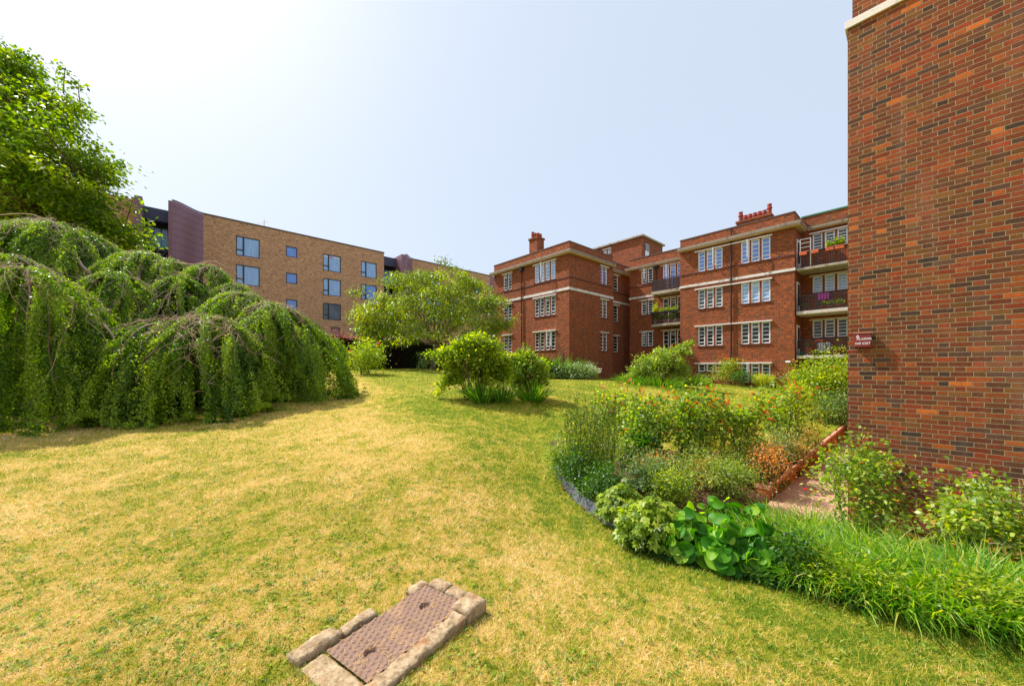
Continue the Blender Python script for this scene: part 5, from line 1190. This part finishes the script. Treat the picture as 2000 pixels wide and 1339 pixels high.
# pale lobed leaves
def lobed(label, box, n, size, mat='pale'):
    X, Y, w, h = spec(*box); root, off = root_plant('lobed_plant', label, 'plant', X, Y); lf = LF(); st = TB_(3)
    for i in range(n):
        a = rng.uniform(0, 6.28); q = rng.rand() ** .6; b = np.array([X + math.cos(a) * w * .25 * q, Y + math.sin(a) * w * .25 * q, off[2]]); c = np.array([X + math.cos(a) * w * 1.3 * q, Y + math.sin(a) * w * q, 0]); c[2] = max(gz1(c[0], c[1]) + .03, off[2] + h * rng.uniform(.3, .85) * (1.02 - .45 * q))
        st.tube(bez(b, (b + c) / 2 + [0, 0, .06], c, 5), .003, .002); nv = unit(np.array([[math.cos(a) * .5 * q, math.sin(a) * .5 * q - .15, 1.0]]) + rng.normal(0, .28, (1, 3)))[0]
        u = unit(np.cross(nv, [0, 0.3, 1.]) + 1e-6); v = np.cross(nv, u); s = size * rng.uniform(.6, 1.2); k = 5; a0 = math.atan2(np.dot([math.cos(a), math.sin(a), 0], v), np.dot([math.cos(a), math.sin(a), 0], u)); an = a0 + np.linspace(-1.9, 1.9, k)
        D = np.cos(an)[:, None] * u + np.sin(an)[:, None] * v; lf.leaves(np.tile(c, (k, 1)), D, np.tile(nv, (k, 1)), s * np.array([.6, .85, 1, .85, .6]), s * .5, np.clip(rng.rand() * .7 + rng.rand(k) * .3, 0, 1), .12, .15)
    st.build('stem', BK['green'], root, off); lf.build('foliage', LM[mat], root, off)
lobed('spreading plant with green jagged lobed leaves beside the plastic strip', (1176, 1262, 925, 1024), 620, .062, 'shrub')
lobed('plant with green lobed leaves left of the round leaved clump', (1222, 1330, 945, 1074), 720, .066, 'shrub')
lobed('silvery lobed leaves behind the round leaved clump', (1225, 1330, 900, 960), 260, .065, 'greygreen')
# broad round leaves
def paddles(label, box, n, size):
    X, Y, w, h = spec(*box); root, off = root_plant('bergenia', label, 'bergenia', X, Y, 'round leaved plants along the lawn edge'); V = []; Fc = []; Rn = []; k = 6; cnt = 0; st = TB_(4)
    g = np.linspace(-1, 1, k); gu, gv = np.meshgrid(g, g, indexing='ij'); du = gu * np.sqrt(1 - gv ** 2 / 2); dv = gv * np.sqrt(1 - gu ** 2 / 2)
    idx = np.arange(k * k).reshape(k, k); q = np.stack([idx[:-1, :-1].ravel(), idx[1:, :-1].ravel(), idx[1:, 1:].ravel(), idx[:-1, 1:].ravel()], 1)
    for i in range(n):
        a = rng.uniform(0, 6.28); r_ = rng.rand() ** .55; out = np.array([math.cos(a), math.sin(a), 0]); b = np.array([X, Y, off[2]]) + out * w * .22 * r_; s = size * rng.uniform(.6, 1.15) / 2
        c = np.array([X, Y, 0]) + out * [w * 1.08, w * .9, 0] * r_; c[2] = max(gz1(c[0], c[1]) + .05, off[2] + h * rng.uniform(.25, .80) * (1.0 - .6 * r_))
        nv = unit((out * (.2 + .9 * r_) + np.array([0, -.15, .7]) + rng.normal(0, .5, 3))[None])[0]; d = unit((out + [0, 0, .3] - nv * np.dot(out + [0, 0, .3], nv))[None])[0]; sd = np.cross(d, nv)
        st.tube(bez(b, (b + c) / 2 + [0, 0, .05], c - d * s * .9, 5), .006, .004)
        P = c + (du * s * 1.12)[..., None] * d + (dv * s * .92)[..., None] * sd + ((du ** 2 * -.18 + dv ** 2 * .28 - .06 * np.abs(dv) ** .5 + rng.normal(0, .03, du.shape)) * s)[..., None] * nv
        V.append(P.reshape(-1, 3)); Fc.append(q + cnt); cnt += k * k; Rn.append(np.full(len(q), rng.rand()))
    st.build('stalk', BK['green'], root, off); npmesh('leaves', np.concatenate(V), np.concatenate(Fc), LM['berg'], root, off, np.concatenate(Rn), True)
paddles('round leaved plant at the left end, nearest the lobed leaves', (1296, 1386, 962, 1092), 135, .132)
paddles('round leaved plant in the middle of its row, reaching over the lawn', (1372, 1462, 975, 1114), 150, .136)
paddles('round leaved plant at the right end beside the bright strap leaves', (1440, 1525, 985, 1124), 140, .136)
paddles('round leaved plant behind the others, near the path gap', (1345, 1455, 938, 1035), 80, .13)
paddles('small round leaved plant next to the garden wall end', (1440, 1512, 955, 1050), 44, .145)
# bright strap leaves along the front of the right bed
STR = [(1528, 1112, 'left end front'), (1592, 1138, ''), (1664, 1160, ''), (1740, 1178, ''), (1816, 1196, ''), (1892, 1212, ''), (1968, 1230, ''), (1566, 1082, ''), (1640, 1100, ''), (1716, 1122, ''), (1794, 1142, ''), (1872, 1160, ''), (1950, 1178, ''), (1602, 1052, ''), (1690, 1078, ''), (1540, 1050, ''), (2040, 1240, ''), (2020, 1190, '')]
for px, py, _ in STR:
    X, Y, Z = ground_at(px, py); s = rng.uniform(.85, 1.1)
    blades('strap_plant', 'bright green strap leaved plant in the dense drift along the right lawn edge', 'strap leaved plant', X, Y + .10, .34, .52 * s, 'bright', 470, .011, (.15, .9), .7, 'strap leaved plants in the drift along the right bed', 5)
for k, (box, lab, mat, n) in enumerate([((1515, 1600, 1045, 1145), 'leafy dark green weed in front of the strap leaves, left end', 'dark', 900), ((1590, 1690, 1080, 1170), 'leafy dark green weed below the strap leaves, middle', 'shrub', 900), ((1700, 1790, 1110, 1195), 'leafy green weed at the lawn edge under the small wall rose', 'shrub', 800), ((1880, 2010, 1120, 1235), 'dense dark leafy plant in the bottom right corner', 'shrub', 1300), ((1800, 1890, 1130, 1212), 'small leafy green weed at the lawn edge, left of the corner plant', 'shrub', 700)]):
    px_shrub('leafy_plant', lab, 'plant', box, mat, n, .05, .018, stems=8, stem_mat='green', bare=0, clr=.16)
# roses before the near wall
X, Y, Z = ground_at(1690, 1052); w = 95 * Y / F; h = (1052 - 868) * Y / F
shrub('rose_bush', 'rose bush with faded pink blooms against the corner of the near brick wall', 'rose bush', X - .05, Y, w * .98, w * .6, h, 'rose', 2500, .06, .043, 9, 'green', .12, clr=.075, cl=90, fl='coral', nfl=46, fls=.028)
X, Y = 4.75, 3.72; z = gz1(X, Y); h = EYE - (925 - 718) / F * Y - z
shrub('rose_bush', 'pink rose bush with dry hanging seed tassels at the right edge', 'rose bush', X + .22, Y, .58, .42, h * .93, 'rose', 3300, .06, .043, 9, 'green', .15, clr=.08, cl=100, fl='pink', nfl=60, fls=.026)
r = C.objects[[o.name for o in C.objects if o.name.startswith('rose_bush') and o.parent is None][-1]]
off = tuple(r.location); tw = TB_(3); lf = LF()
for px, py, Yt in ((1880, 925, 3.9), (1945, 950, 3.7), (1990, 935, 3.6), (1930, 1060, 3.4)):
    p0 = np.array([(px - 1000) * Yt / F, Yt, EYE - (py - 718) * Yt / F]); e = p0 + np.array([.38, .02, -.10]); p = bez(p0, (p0 + e) / 2 + [0, 0, .05], e, 10); tw.tube(p, .003, .003)
    st = p[0] + np.array([.05, 0, -.45]); tw.tube(bez(st, (st + p[0]) / 2, p[0], 4), .004, .003); m = 14; P = p[rng.randint(0, 8, m)] + rng.normal(0, .006, (m, 3)); lf.ribbons(P, np.tile([.25, 0, -1.], (m, 1)) + rng.normal(0, .1, (m, 3)), .15 * rng.uniform(.6, 1, m), .007, 0.1, rng.rand(m), 3)
tw.build('dry_stem', BK['tan'], r, off); lf.build('seed_tassel', LM['straw'], r, off)
# small poppies and seed stalks beside the path
for px, py, fl, lab in ((1572, 1010, 'red', 'left of two small red flowers rising from the strap leaves'), (1590, 1016, 'red', 'right of two small red flowers rising from the strap leaves'), (1638, 1010, 'coral', 'single orange flower just under the small wall rose')):
    X, Y, Z = ground_at(px, py); Z = gz1(X, Y); root = empty('poppy', (X, Y, Z)); tag(root, lab, 'flower'); t = MB(); t.tube([(0, 0, 0), (.01, 0, .2), (0, .01, .44)], .003, 4); obj('stem', t, BK['green'], root); lf = LF(); flowers(lf, np.array([[X, Y, Z + .44], [X + .01, Y, Z + .45]]), .05); lf.build('petals', LM[fl], root, (X, Y, Z))
for dx_, lab in ((0, 'taller dry seed stalk standing before the garden wall end'), (.09, 'shorter dry seed stalk standing before the garden wall end')):
    X, Y, Z = ground_at(1512, 1010); X += dx_; Z = gz1(X, Y); root = empty('seed_stalk', (X, Y, Z)); tag(root, lab, 'seed stalk'); hh_ = .52 - dx_ * 1.2; t = MB(); t.tube([(0, 0, 0), (-.02, 0, hh_ * .5), (-.05, 0, hh_)], .004, 5); obj('stem', t, BK['green'], root)
    t = MB(); t.lathe(-.05, 0, [(.004, hh_), (.014, hh_ + .012), (.014, hh_ + .025), (.006, hh_ + .036)], 8); t.lathe(-.025, 0, [(.004, hh_ * .66), (.012, hh_ * .66 + .012), (.005, hh_ * .66 + .03)], 8); obj('seed_pod', t, BK['tan'], root)

# ------------------------------------------------------------------ plastic edging strip
ep = [ground_at(*p) for p in ((1080, 915), (1088, 936), (1101, 955), (1122, 980), (1146, 1000), (1172, 1018), (1200, 1036))]
ex = np.array(ep); t = np.linspace(0, 1, len(ex)); tt = np.linspace(0, 1, 40); ex = np.stack([np.interp(tt, t, ex[:, k]) for k in range(3)], 1)
m = MB(); nrm = unit(np.cross(np.gradient(ex, axis=0), [0, 0, 1.0])); 
if np.dot(nrm[20][:2], [1, 1]) < 0: nrm = -nrm
prev = None
for i in range(40):
    p = ex[i]; g = gz1(p[0], p[1]); wv = .008 * math.sin(i * .9); b0 = p + nrm[i] * (.0 + wv); t0 = p + nrm[i] * (.085 + wv); hh_ = .125 + .012 * math.sin(i * .5)
    ring = [(b0[0], b0[1], g - .03), (t0[0], t0[1], g + hh_), (t0[0] + nrm[i][0] * .006, t0[1] + nrm[i][1] * .006, g + hh_), (b0[0] + nrm[i][0] * .012, b0[1] + nrm[i][1] * .012, g - .03)]
    if prev:
        for k in range(4): m.face([prev[k], prev[(k + 1) % 4], ring[(k + 1) % 4], ring[k]])
    prev = ring
M['plastic'] = plain('grey_black_plastic_sheet', srgb(92, 92, 106), 0.35, 0.2, 9, 0.3)
o = ex[20]; off = (float(o[0]), float(o[1]), float(o[2])); e = obj('lawn_edging', m, M['plastic'], None, off, smooth=True); e.location = off; tag(e, 'curved dark grey plastic edging strip between lawn and the left end of the bed', 'lawn edging')
# small pale pebbles of litter by the drift
for px, py, lab in ((1634, 1152, 'larger scrap of white paper on the grass beside the drift'), (1564, 1142, 'smaller pale scrap on the grass beside the drift')):
    X, Y, Z = ground_at(px, py); v = [(rng.uniform(-.025, .025), rng.uniform(-.02, .02), rng.uniform(.004, .02)) for _ in range(7)]; m = MB(); [m.face([v[0], v[i], v[i + 1]]) for i in range(1, 6)]
    o = obj('paper_scrap', m, M['stone']); o.location = (X, Y, Z + .02); tag(o, lab, 'litter')

# ------------------------------------------------------------------ manhole in its broken stone surround
MC = np.array([-.672, 2.20]); E1 = np.array([.545, .838]); E2 = np.array([.838, -.545]); MZ = gz1(*MC) + .038
mh = empty('manhole', (MC[0], MC[1], MZ), math.atan2(E2[1], E2[0])); tag(mh, 'rusty oblong manhole cover with diamond pattern framed by broken pale stones in the lawn', 'manhole')
xs = np.arange(-.185, .186, .0036); ys = np.arange(-.365, .366, .0036); gx, gy = np.meshgrid(xs, ys, indexing='ij')
cw, chh = .040, .037; u = gx / cw; v = gy / chh; row = np.floor(v); uu = u + .5 * (row % 2) + .25 * 0; fu = uu - np.floor(uu) - .5; fv = v - row - .5
loz = np.clip(1 - (np.abs(fu + fv * .35) * 2.6 + np.abs(fv) * 2.5), 0, 1); z = np.minimum(loz * 9, 1) * .0055
for hx, hy in ((-.01, .20), (.025, -.235)):
    d = np.hypot((gx - hx) / .035, (gy - hy) / .038); z = np.where(d < 1.0, -.022 * np.clip((1.0 - d) * 6, 0, 1), z)
z += rng.normal(0, .0003, z.shape) - .0012 * np.abs(np.sin(gx * 9)); idx = np.arange(gx.size).reshape(gx.shape)
q = np.stack([idx[:-1, :-1].ravel(), idx[1:, :-1].ravel(), idx[1:, 1:].ravel(), idx[:-1, 1:].ravel()], 1)
M['rust'] = plain('rusty_cast_iron', srgb(134, 108, 94), 0.85, 0.3, 9, 0.6, spec=.2, dirt=srgb(164, 132, 96))
npmesh('cover_plate', np.stack([gx.ravel(), gy.ravel(), z.ravel()], 1), q, M['rust'], mh)
t_ = NT('weathered_pale_stone'); tc = t_.n('ShaderNodeTexCoord'); n1 = t_.noise(tc.outputs['Object'], 22, 5, .7); n2 = t_.noise(tc.outputs['Object'], 110, 3, .7); n3 = t_.noise(tc.outputs['Object'], 7, 3, .6)
col = t_.ramp(n1, [(0.3, srgb(112, 92, 68)), (.5, srgb(172, 148, 116)), (.75, srgb(206, 188, 158))]); col = t_.mix(t_.math('MULTIPLY', t_.math('SUBTRACT', n3, .56), 6, clamp=True), col, srgb(156, 110, 70))
col = t_.mix(t_.math('MULTIPLY', t_.math('SUBTRACT', .42, n2), 6, clamp=True), col, srgb(84, 70, 54)); M['stone_block'] = t_.done(t_.principled(col, .9, t_.bump(t_.math('ADD', n1, t_.math('MULTIPLY', n2, .5)), 1.0, .012), spec=.2))
def block(x0, x1, y0, y1, z1, z0=-.06, amp=.010, seed=0, part='edging_stone'):
    bm_ = []; nx, ny, nz = max(3, int((x1 - x0) / .018)), max(3, int((y1 - y0) / .018)), 5; V = []; Fq = []; r = np.random.RandomState(seed + 5)
    ph = r.uniform(0, 6.28, 9); index = {}
    def vid(i, j, k):
        if (i, j, k) in index: return index[(i, j, k)]
        fx, fy, fz = i / nx, j / ny, k / nz; x = x0 + (x1 - x0) * fx; y = y0 + (y1 - y0) * fy; z = z0 + (z1 - z0) * fz
        ex_, ey_ = min(fx, 1 - fx) * (x1 - x0), min(fy, 1 - fy) * (y1 - y0)
        rd = .009; zt = z
        if k == nz: zt = z - (max(0, rd - ex_) ** 2 + max(0, rd - ey_) ** 2) / rd * .7
        if k == nz and (i in (0, nx)): x += (.5 - fx) * .012
        if k == nz and (j in (0, ny)): y += (.5 - fy) * .012
        w = amp * (math.sin(x * 31 + ph[0]) * math.cos(y * 27 + ph[1]) * .5 + math.sin(x * 73 + y * 57 + ph[2]) * .3 + r.uniform(-.4, .4)); w2 = amp * .8 * (math.sin(y * 38 + ph[3]) * .5 + r.uniform(-.35, .35)); w3 = amp * .8 * (math.sin(x * 35 + ph[4]) * .5 + r.uniform(-.35, .35))
        V.append((x + (w2 if i in (0, nx) else 0), y + (w3 if j in (0, ny) else 0), zt + (w if k == nz else 0))); index[(i, j, k)] = len(V) - 1; return len(V) - 1
    for i in range(nx):
        for j in range(ny): Fq.append((vid(i, j, nz), vid(i + 1, j, nz), vid(i + 1, j + 1, nz), vid(i, j + 1, nz)))
    for k in range(nz):
        for i in range(nx): Fq.append((vid(i, 0, k), vid(i + 1, 0, k), vid(i + 1, 0, k + 1), vid(i, 0, k + 1))); Fq.append((vid(i + 1, ny, k), vid(i, ny, k), vid(i, ny, k + 1), vid(i + 1, ny, k + 1)))
        for j in range(ny): Fq.append((vid(0, j + 1, k), vid(0, j, k), vid(0, j, k + 1), vid(0, j + 1, k + 1))); Fq.append((vid(nx, j, k), vid(nx, j + 1, k), vid(nx, j + 1, k + 1), vid(nx, j, k + 1)))
    m = MB(); m.v = V; m.f = Fq; o = obj(part, m, M['stone_block'], mh, smooth=True); return o
block(.180, .285, -.62, .275, .006, seed=1, amp=.007)
block(.150, .300, .275, .455, .028, seed=2, amp=.008)
block(.004, .150, .370, .455, .022, seed=3, amp=.006); block(-.160, .000, .370, .462, .026, seed=4, amp=.006)
block(-.255, -.170, .245, .400, .010, seed=5, amp=.010)
block(-.325, -.215, -.50, -.250, .028, seed=6, amp=.009); block(-.290, -.205, -.235, -.015, .020, seed=7, amp=.010)
block(-.205, .176, -.50, -.366, -.006, seed=8, amp=.004)
# dry clippings lying on the cover
lf = LF(); n = 260; P = np.stack([np.clip(rng.normal(.04, .13, n), -.18, .18), rng.uniform(-.36, .36, n), np.full(n, .006)], 1); a = rng.uniform(0, 6.28, n)
lf.ribbons(P, np.stack([np.cos(a), np.sin(a), rng.uniform(-.02, .18, n)], 1), .035 * rng.uniform(.4, 1.4, n), .0022, .03, rng.rand(n), 2, side=np.stack([-np.sin(a), np.cos(a), np.zeros(n)], 1))
o = lf.build('grass_clippings', LM['straw'], None, (0, 0, 0)); o.location = mh.location; o.rotation_euler = mh.rotation_euler; tag(o, kind='stuff', label='dry straw clippings scattered over the rusty manhole cover', cat='clippings')

# ------------------------------------------------------------------ lawn grass and weeds
bedp = np.array([(p[0], p[1]) for p in bed_poly])
def in_poly(X, Y, poly):
    c = np.zeros(X.shape, bool); n = len(poly)
    for i in range(n):
        xa, ya = poly[i]; xb, yb = poly[(i + 1) % n]; cond = ((ya > Y) != (yb > Y)); c ^= cond & (X < xa + (Y - ya) / (yb - ya + 1e-12) * (xb - xa))
    return c
def lawn_pts(n, d0, d1, spread=1.6):
    d = d0 * (d1 / d0) ** rng.rand(n); x = rng.uniform(-spread, spread, n) * d; a = x * cV + d * sV; b = -x * sV + d * cV
    ok = ~in_poly(x, d, bedp) & ~((b < WALL_B + .25) & (a > 6.2)) & ~((a > NA - .2) & (b < NB + .1)); r = np.stack([x, d], 1) - MC; lx = r @ E2; ly = r @ E1
    ok &= ~((lx > -.195) & (lx < .19) & (ly > -.375) & (ly < .375)); return x[ok], d[ok]
x, d = lawn_pts(880000, .95, 26); n = len(x); g = gz(x, d); sc = np.maximum(1, d / 2.6)
hgt = .023 * rng.uniform(.5, 1.5, n) * np.minimum(sc, 1.7); wv = .0030 * rng.uniform(.7, 1.4, n) * sc; a = rng.uniform(0, 6.28, n); ln = rng.uniform(.2, 1.9, n) * hgt; a2 = a + rng.normal(1.57, .6, n)
P = np.stack([x, d, g - .002], 1); S = np.stack([np.cos(a2), np.sin(a2), np.zeros(n)], 1) * wv[:, None] / 2
V = np.stack([P - S, P + S, P + np.stack([np.cos(a) * ln, np.sin(a) * ln, hgt], 1)], 1).reshape(-1, 3)
gr = npmesh('grass', V, np.arange(3 * n).reshape(n, 3), M['blade'], rnd=rng.rand(n)); tag(gr, kind='stuff', label='short dry straw and green lawn grass blades', cat='grass')
x, d = lawn_pts(5200, 1.0, 14); keep = (rng.rand(len(x)) < np.where(x < -.2, 1, .35)); x, d = x[keep], d[keep]; c = 9; n = len(x) * c; X = np.repeat(x, c) + rng.normal(0, .028, n); Y = np.repeat(d, c) + rng.normal(0, .02, n)
lf = LF(); a = rng.uniform(0, 6.28, n); P = np.stack([X, Y, gz(X, Y) + .006], 1); lf.leaves(P, np.stack([np.cos(a), np.sin(a), rng.uniform(.1, .7, n)], 1), rdir(n, 2.), .034 * rng.uniform(.4, 1.5, n), .013 * rng.uniform(.7, 1.2, n), rng.rand(n), .15, .2)
o = lf.build('lawn_weeds', LM['weed'], None, (0, 0, 0)); tag(o, kind='stuff', label='flat broad leaved weeds scattered through the dry lawn', cat='weeds')

# ------------------------------------------------------------------ things on the balconies
def on_a(px, py, A): b, z = hit_a(px, py, A); return b, z
troughs = [((1561.5, 1576), 499.6, 493, 'leftmost orange trough hooked on the top balcony rail', 0), ((1584, 1599), 495.5, 489, 'second orange trough from the left on the top balcony rail', 0), ((1612.6, 1629), 490.3, 483.2, 'third orange trough on the top balcony rail holding small greenery', 250), ((1631, 1649), 487.2, 479.2, 'rightmost orange trough on the top balcony rail with leafy plants', 700)]
for (xl, xr), yb, yt, lab, nl in troughs:
    bl, zb_ = on_a(xl, yb, dA0 - .1); br, _ = on_a(xr, yb, dA0 - .1); _, zt_ = on_a(xl, yt, dA0 - .1); bm_ = (bl + br) / 2
    r = stand('planter', lab, 'planter', dA0 - .08, bm_, zb_, 'orange troughs on the top balcony rail'); w2_ = abs(bl - br) / 2; hh_ = zt_ - zb_
    obj('trough', MB().box(-.10, .06, -w2_, w2_, 0, hh_), M['orange_pl'], r, bevel=.015); obj('compost', MB().box(-.085, .045, -w2_ + .02, w2_ - .02, hh_ * .9, hh_ + .004), M['soil'], r)
    if nl:
        X, Y = to_xy(dA0 - .1, bm_); n = nl; P = np.stack([rng.uniform(-.1, .06, n), rng.uniform(-w2_, w2_, n), hh_ + rng.gamma(2, .07, n)], 1); lf = LF(); lf.leaves(P, rdir(n, .8), rdir(n), .10, .05, rng.rand(n), .2); lf.build('plants', LM['shrub'], r, (0, 0, 0))
# white gate frame
b0_, z0_ = on_a(1562, 508, dA0 + .1); b1_, z1_ = on_a(1584, 463, dA0 + .1); r = stand('trellis_frame', 'white metal trellis frame standing at the left of the top balcony', 'trellis', dA0 + .12, (b0_ + b1_) / 2, balD[0]); w2_ = abs(b0_ - b1_) / 2; m = MB(); H = z1_ - balD[0]
m.box(-.02, .02, -w2_, -w2_ + .05, 0, H); m.box(-.02, .02, w2_ - .05, w2_, 0, H)
for t in (.55, .7, .85, .98): m.box(-.015, .015, -w2_ + .05, w2_ - .05, H * t - .02, H * t + .02)
obj('frame', m, M['white'], r)
# purple cloth over the middle balcony rail
bl, _ = on_a(1597, 570, dA0 + .06); br, _ = on_a(1619, 570, dA0 + .06); r_z = balD[1] + 1.03; m = MB(); N = 14
for i in range(N):
    for s, sg in ((-.03, -1), (.03, 1)):
        f = lambda k: bl + (br - bl) * k / N
        wob = lambda k, z: s + .012 * math.sin(k * 1.7) + sg * .02 * (1 - z)
        m.face([(dA0 + .06 + wob(i, 0), f(i), r_z - .42), (dA0 + .06 + wob(i + 1, 0), f(i + 1), r_z - .42), (dA0 + .06 + wob(i + 1, 1) * .5, f(i + 1), r_z + .02), (dA0 + .06 + wob(i, 1) * .5, f(i), r_z + .02)])
cc = (dA0 + .06, (bl + br) / 2, r_z - .4); o = obj('towel', m, plain('purple_cloth', srgb(104, 26, 92), .9, .2, 12), None, cc); o.location = (*to_xy(cc[0], cc[1]), cc[2]); o.rotation_euler = (0, 0, VA); tag(o, 'purple cloth hung over the middle balcony rail', 'towel')
def pot(label, a, b, z, r_, h_, plant=0, mat='terracotta', pm='shrub', ph=.3, grp=None):
    r = stand('plant_pot', label, 'plant pot', a, b, z, grp); m = MB(); m.lathe(0, 0, [(r_ * .68, 0), (r_ * .95, h_ * .82), (r_ * 1.08, h_ * .82), (r_ * 1.08, h_), (r_ * .9, h_), (r_ * .85, h_ * .88)], 14); obj('pot', m, M[mat], r)
    if plant: n = plant; P = np.array([0, 0, h_ + ph * .5]) + rdir(n, .2) * rng.rand(n, 1) ** .4 * np.array([r_ * 1.6, r_ * 1.6, ph * .6]); lf = LF(); lf.leaves(P, rdir(n, .5), rdir(n, .5), .09, .05, rng.rand(n), .2); lf.build('plant', LM[pm], r, (0, 0, 0))
    return r
for px, k, lab, rr, hh_, pl in ((1571, 1, 'small clay pot at the left end of the middle balcony', .13, .24, 120), (1603, 1, 'clay pot below the purple cloth on the middle balcony', .16, .28, 160), (1622, 1, 'clay pot with pale saucer right of the purple cloth', .15, .24, 140), (1640, 1, 'clay pot at the right end of the middle balcony', .15, .26, 260), (1638.5, 2, 'wide terracotta bowl on the lowest balcony', .27, .32, 60), (1579, 2, 'tall orange clay pot on the lowest balcony', .2, .55, 40)):
    b, _ = on_a(px, 600, dA0 + .4); pot(lab, dA0 + .4, b, balD[k], rr, hh_, pl)
b, _ = on_a(1566, 690, dA0 + .4); r = stand('watering_can', 'green watering can at the left end of the lowest balcony', 'watering can', dA0 + .35, b, balD[2]); M['green_pl'] = plain('green_plastic', srgb(26, 116, 74), .4, .1); m = MB(); m.lathe(0, 0, [(.11, 0), (.12, .2), (.09, .24)], 12); obj('body', m, M['green_pl'], r); m = MB(); m.tube([(0, .1, .06), (0, .26, .2), (0, .36, .27)], [.02, .015, .03], 7); obj('spout', m, M['green_pl'], r); m = MB(); m.tube([(0, -.1, .06), (0, -.19, .2), (0, -.05, .29)], .012, 6); obj('handle', m, M['green_pl'], r)
b, _ = on_a(1608, 690, dA0 + .9); r = stand('folding_table', 'white folded table leaning on the wall of the lowest balcony', 'table', dA0 + 1.2, b, balD[2]); obj('tabletop', MB().box(-.02, .02, -.32, .32, .25, .85), M['white'], r); 
for s in (-.28, .28): obj('leg', MB().box(-.05, -.025, s - .02, s + .02, 0, .85), M['white'], r)
b, _ = on_a(1622, 690, dA0 + .6); r = stand('cafe_table', 'small dark slatted cafe table on the lowest balcony', 'table', dA0 + .7, b, balD[2]); m = MB(); [m.box(-.25, .25, -.3 + k * .1, -.22 + k * .1, .68, .70) for k in range(6)]; obj('tabletop', m, M['mullion'], r)
for s in (-1, 1): obj('leg', MB().tube([(-.2 * s, -.2, 0), (.2 * s, -.2, .68)], .015, 5), M['iron'], r); obj('leg', MB().tube([(-.2 * s, .2, 0), (.2 * s, .2, .68)], .015, 5), M['iron'], r)
# planted balcony of wing B
bb0, _ = on_a(1274, 630, bal_a0); bb1, _ = on_a(1326, 630, bal_a0)
labs = ['leafy plant with yellow flowers at the left end of the planted balcony', 'bushy plant second along the planted balcony', 'pale flowering plant in the middle of the planted balcony', 'green plant fourth along the planted balcony', 'dark leafy plant at the right end of the planted balcony']
for k, lab in enumerate(labs):
    b = bb0 + (bb1 - bb0) * (k + .35) / 5; pot(lab, bal_a0 + .3, b, bal2[1], .17, .3, 420, 'terracotta' if k % 2 else 'concrete', ['shrub', 'rose', 'pale', 'shrub', 'dark'][k], [.75, .5, .45, .5, .6][k], 'potted plants on the planted balcony')
for k, (t, n, lab, mat) in enumerate(((.12, 700, 'tall yellow green rail planter at the left end of the planted balcony', 'yellow'), (.45, 420, 'green rail planter in the middle of the planted balcony', 'shrub'), (.78, 360, 'rail planter with bright tuft at the right of the planted balcony', 'shrub'))):
    b = bb0 + (bb1 - bb0) * t; r = stand('planter', lab, 'planter', bal_a0 + .02, b, bal2[1] + .88, 'rail planters of the planted balcony'); obj('trough', MB().box(-.1, .08, -.38, .38, 0, .17), M['iron'], r, bevel=.01)
    P = np.stack([rng.normal(0, .1, n), rng.uniform(-.42, .42, n) * (.5 if k == 0 else 1), .15 + rng.gamma(2, .16 if k == 0 else .07, n)], 1); lf = LF(); lf.leaves(P, rdir(n, .6), rdir(n, .4), .09, .045, rng.rand(n), .2); lf.build('plants', LM[mat], r, (0, 0, 0))
for box, lab, mat, n in [((1290, 1360, 1082, 1096), 'low dark ivy like fringe at the lawn edge under the left round leaved plant', 'dark', 1500), ((1470, 1550, 1118, 1140), 'low dark fringe at the lawn edge between round and strap leaves', 'dark', 900),
                         ((1225, 1300, 1030, 1078), 'low dark fringe at the lawn edge under the lobed leaves', 'dark', 1200), ((1380, 1470, 905, 965), 'fine green filler behind the round leaved clump', 'pale', 2400), ((1270, 1350, 920, 985), 'green filler between lobed leaves and the round leaves', 'shrub', 1800)]:
    px_shrub('border_plant', lab, 'plant', box, mat, n, .045, .02, stems=6, stem_mat='green', bare=0, clr=.2, sy=.5)
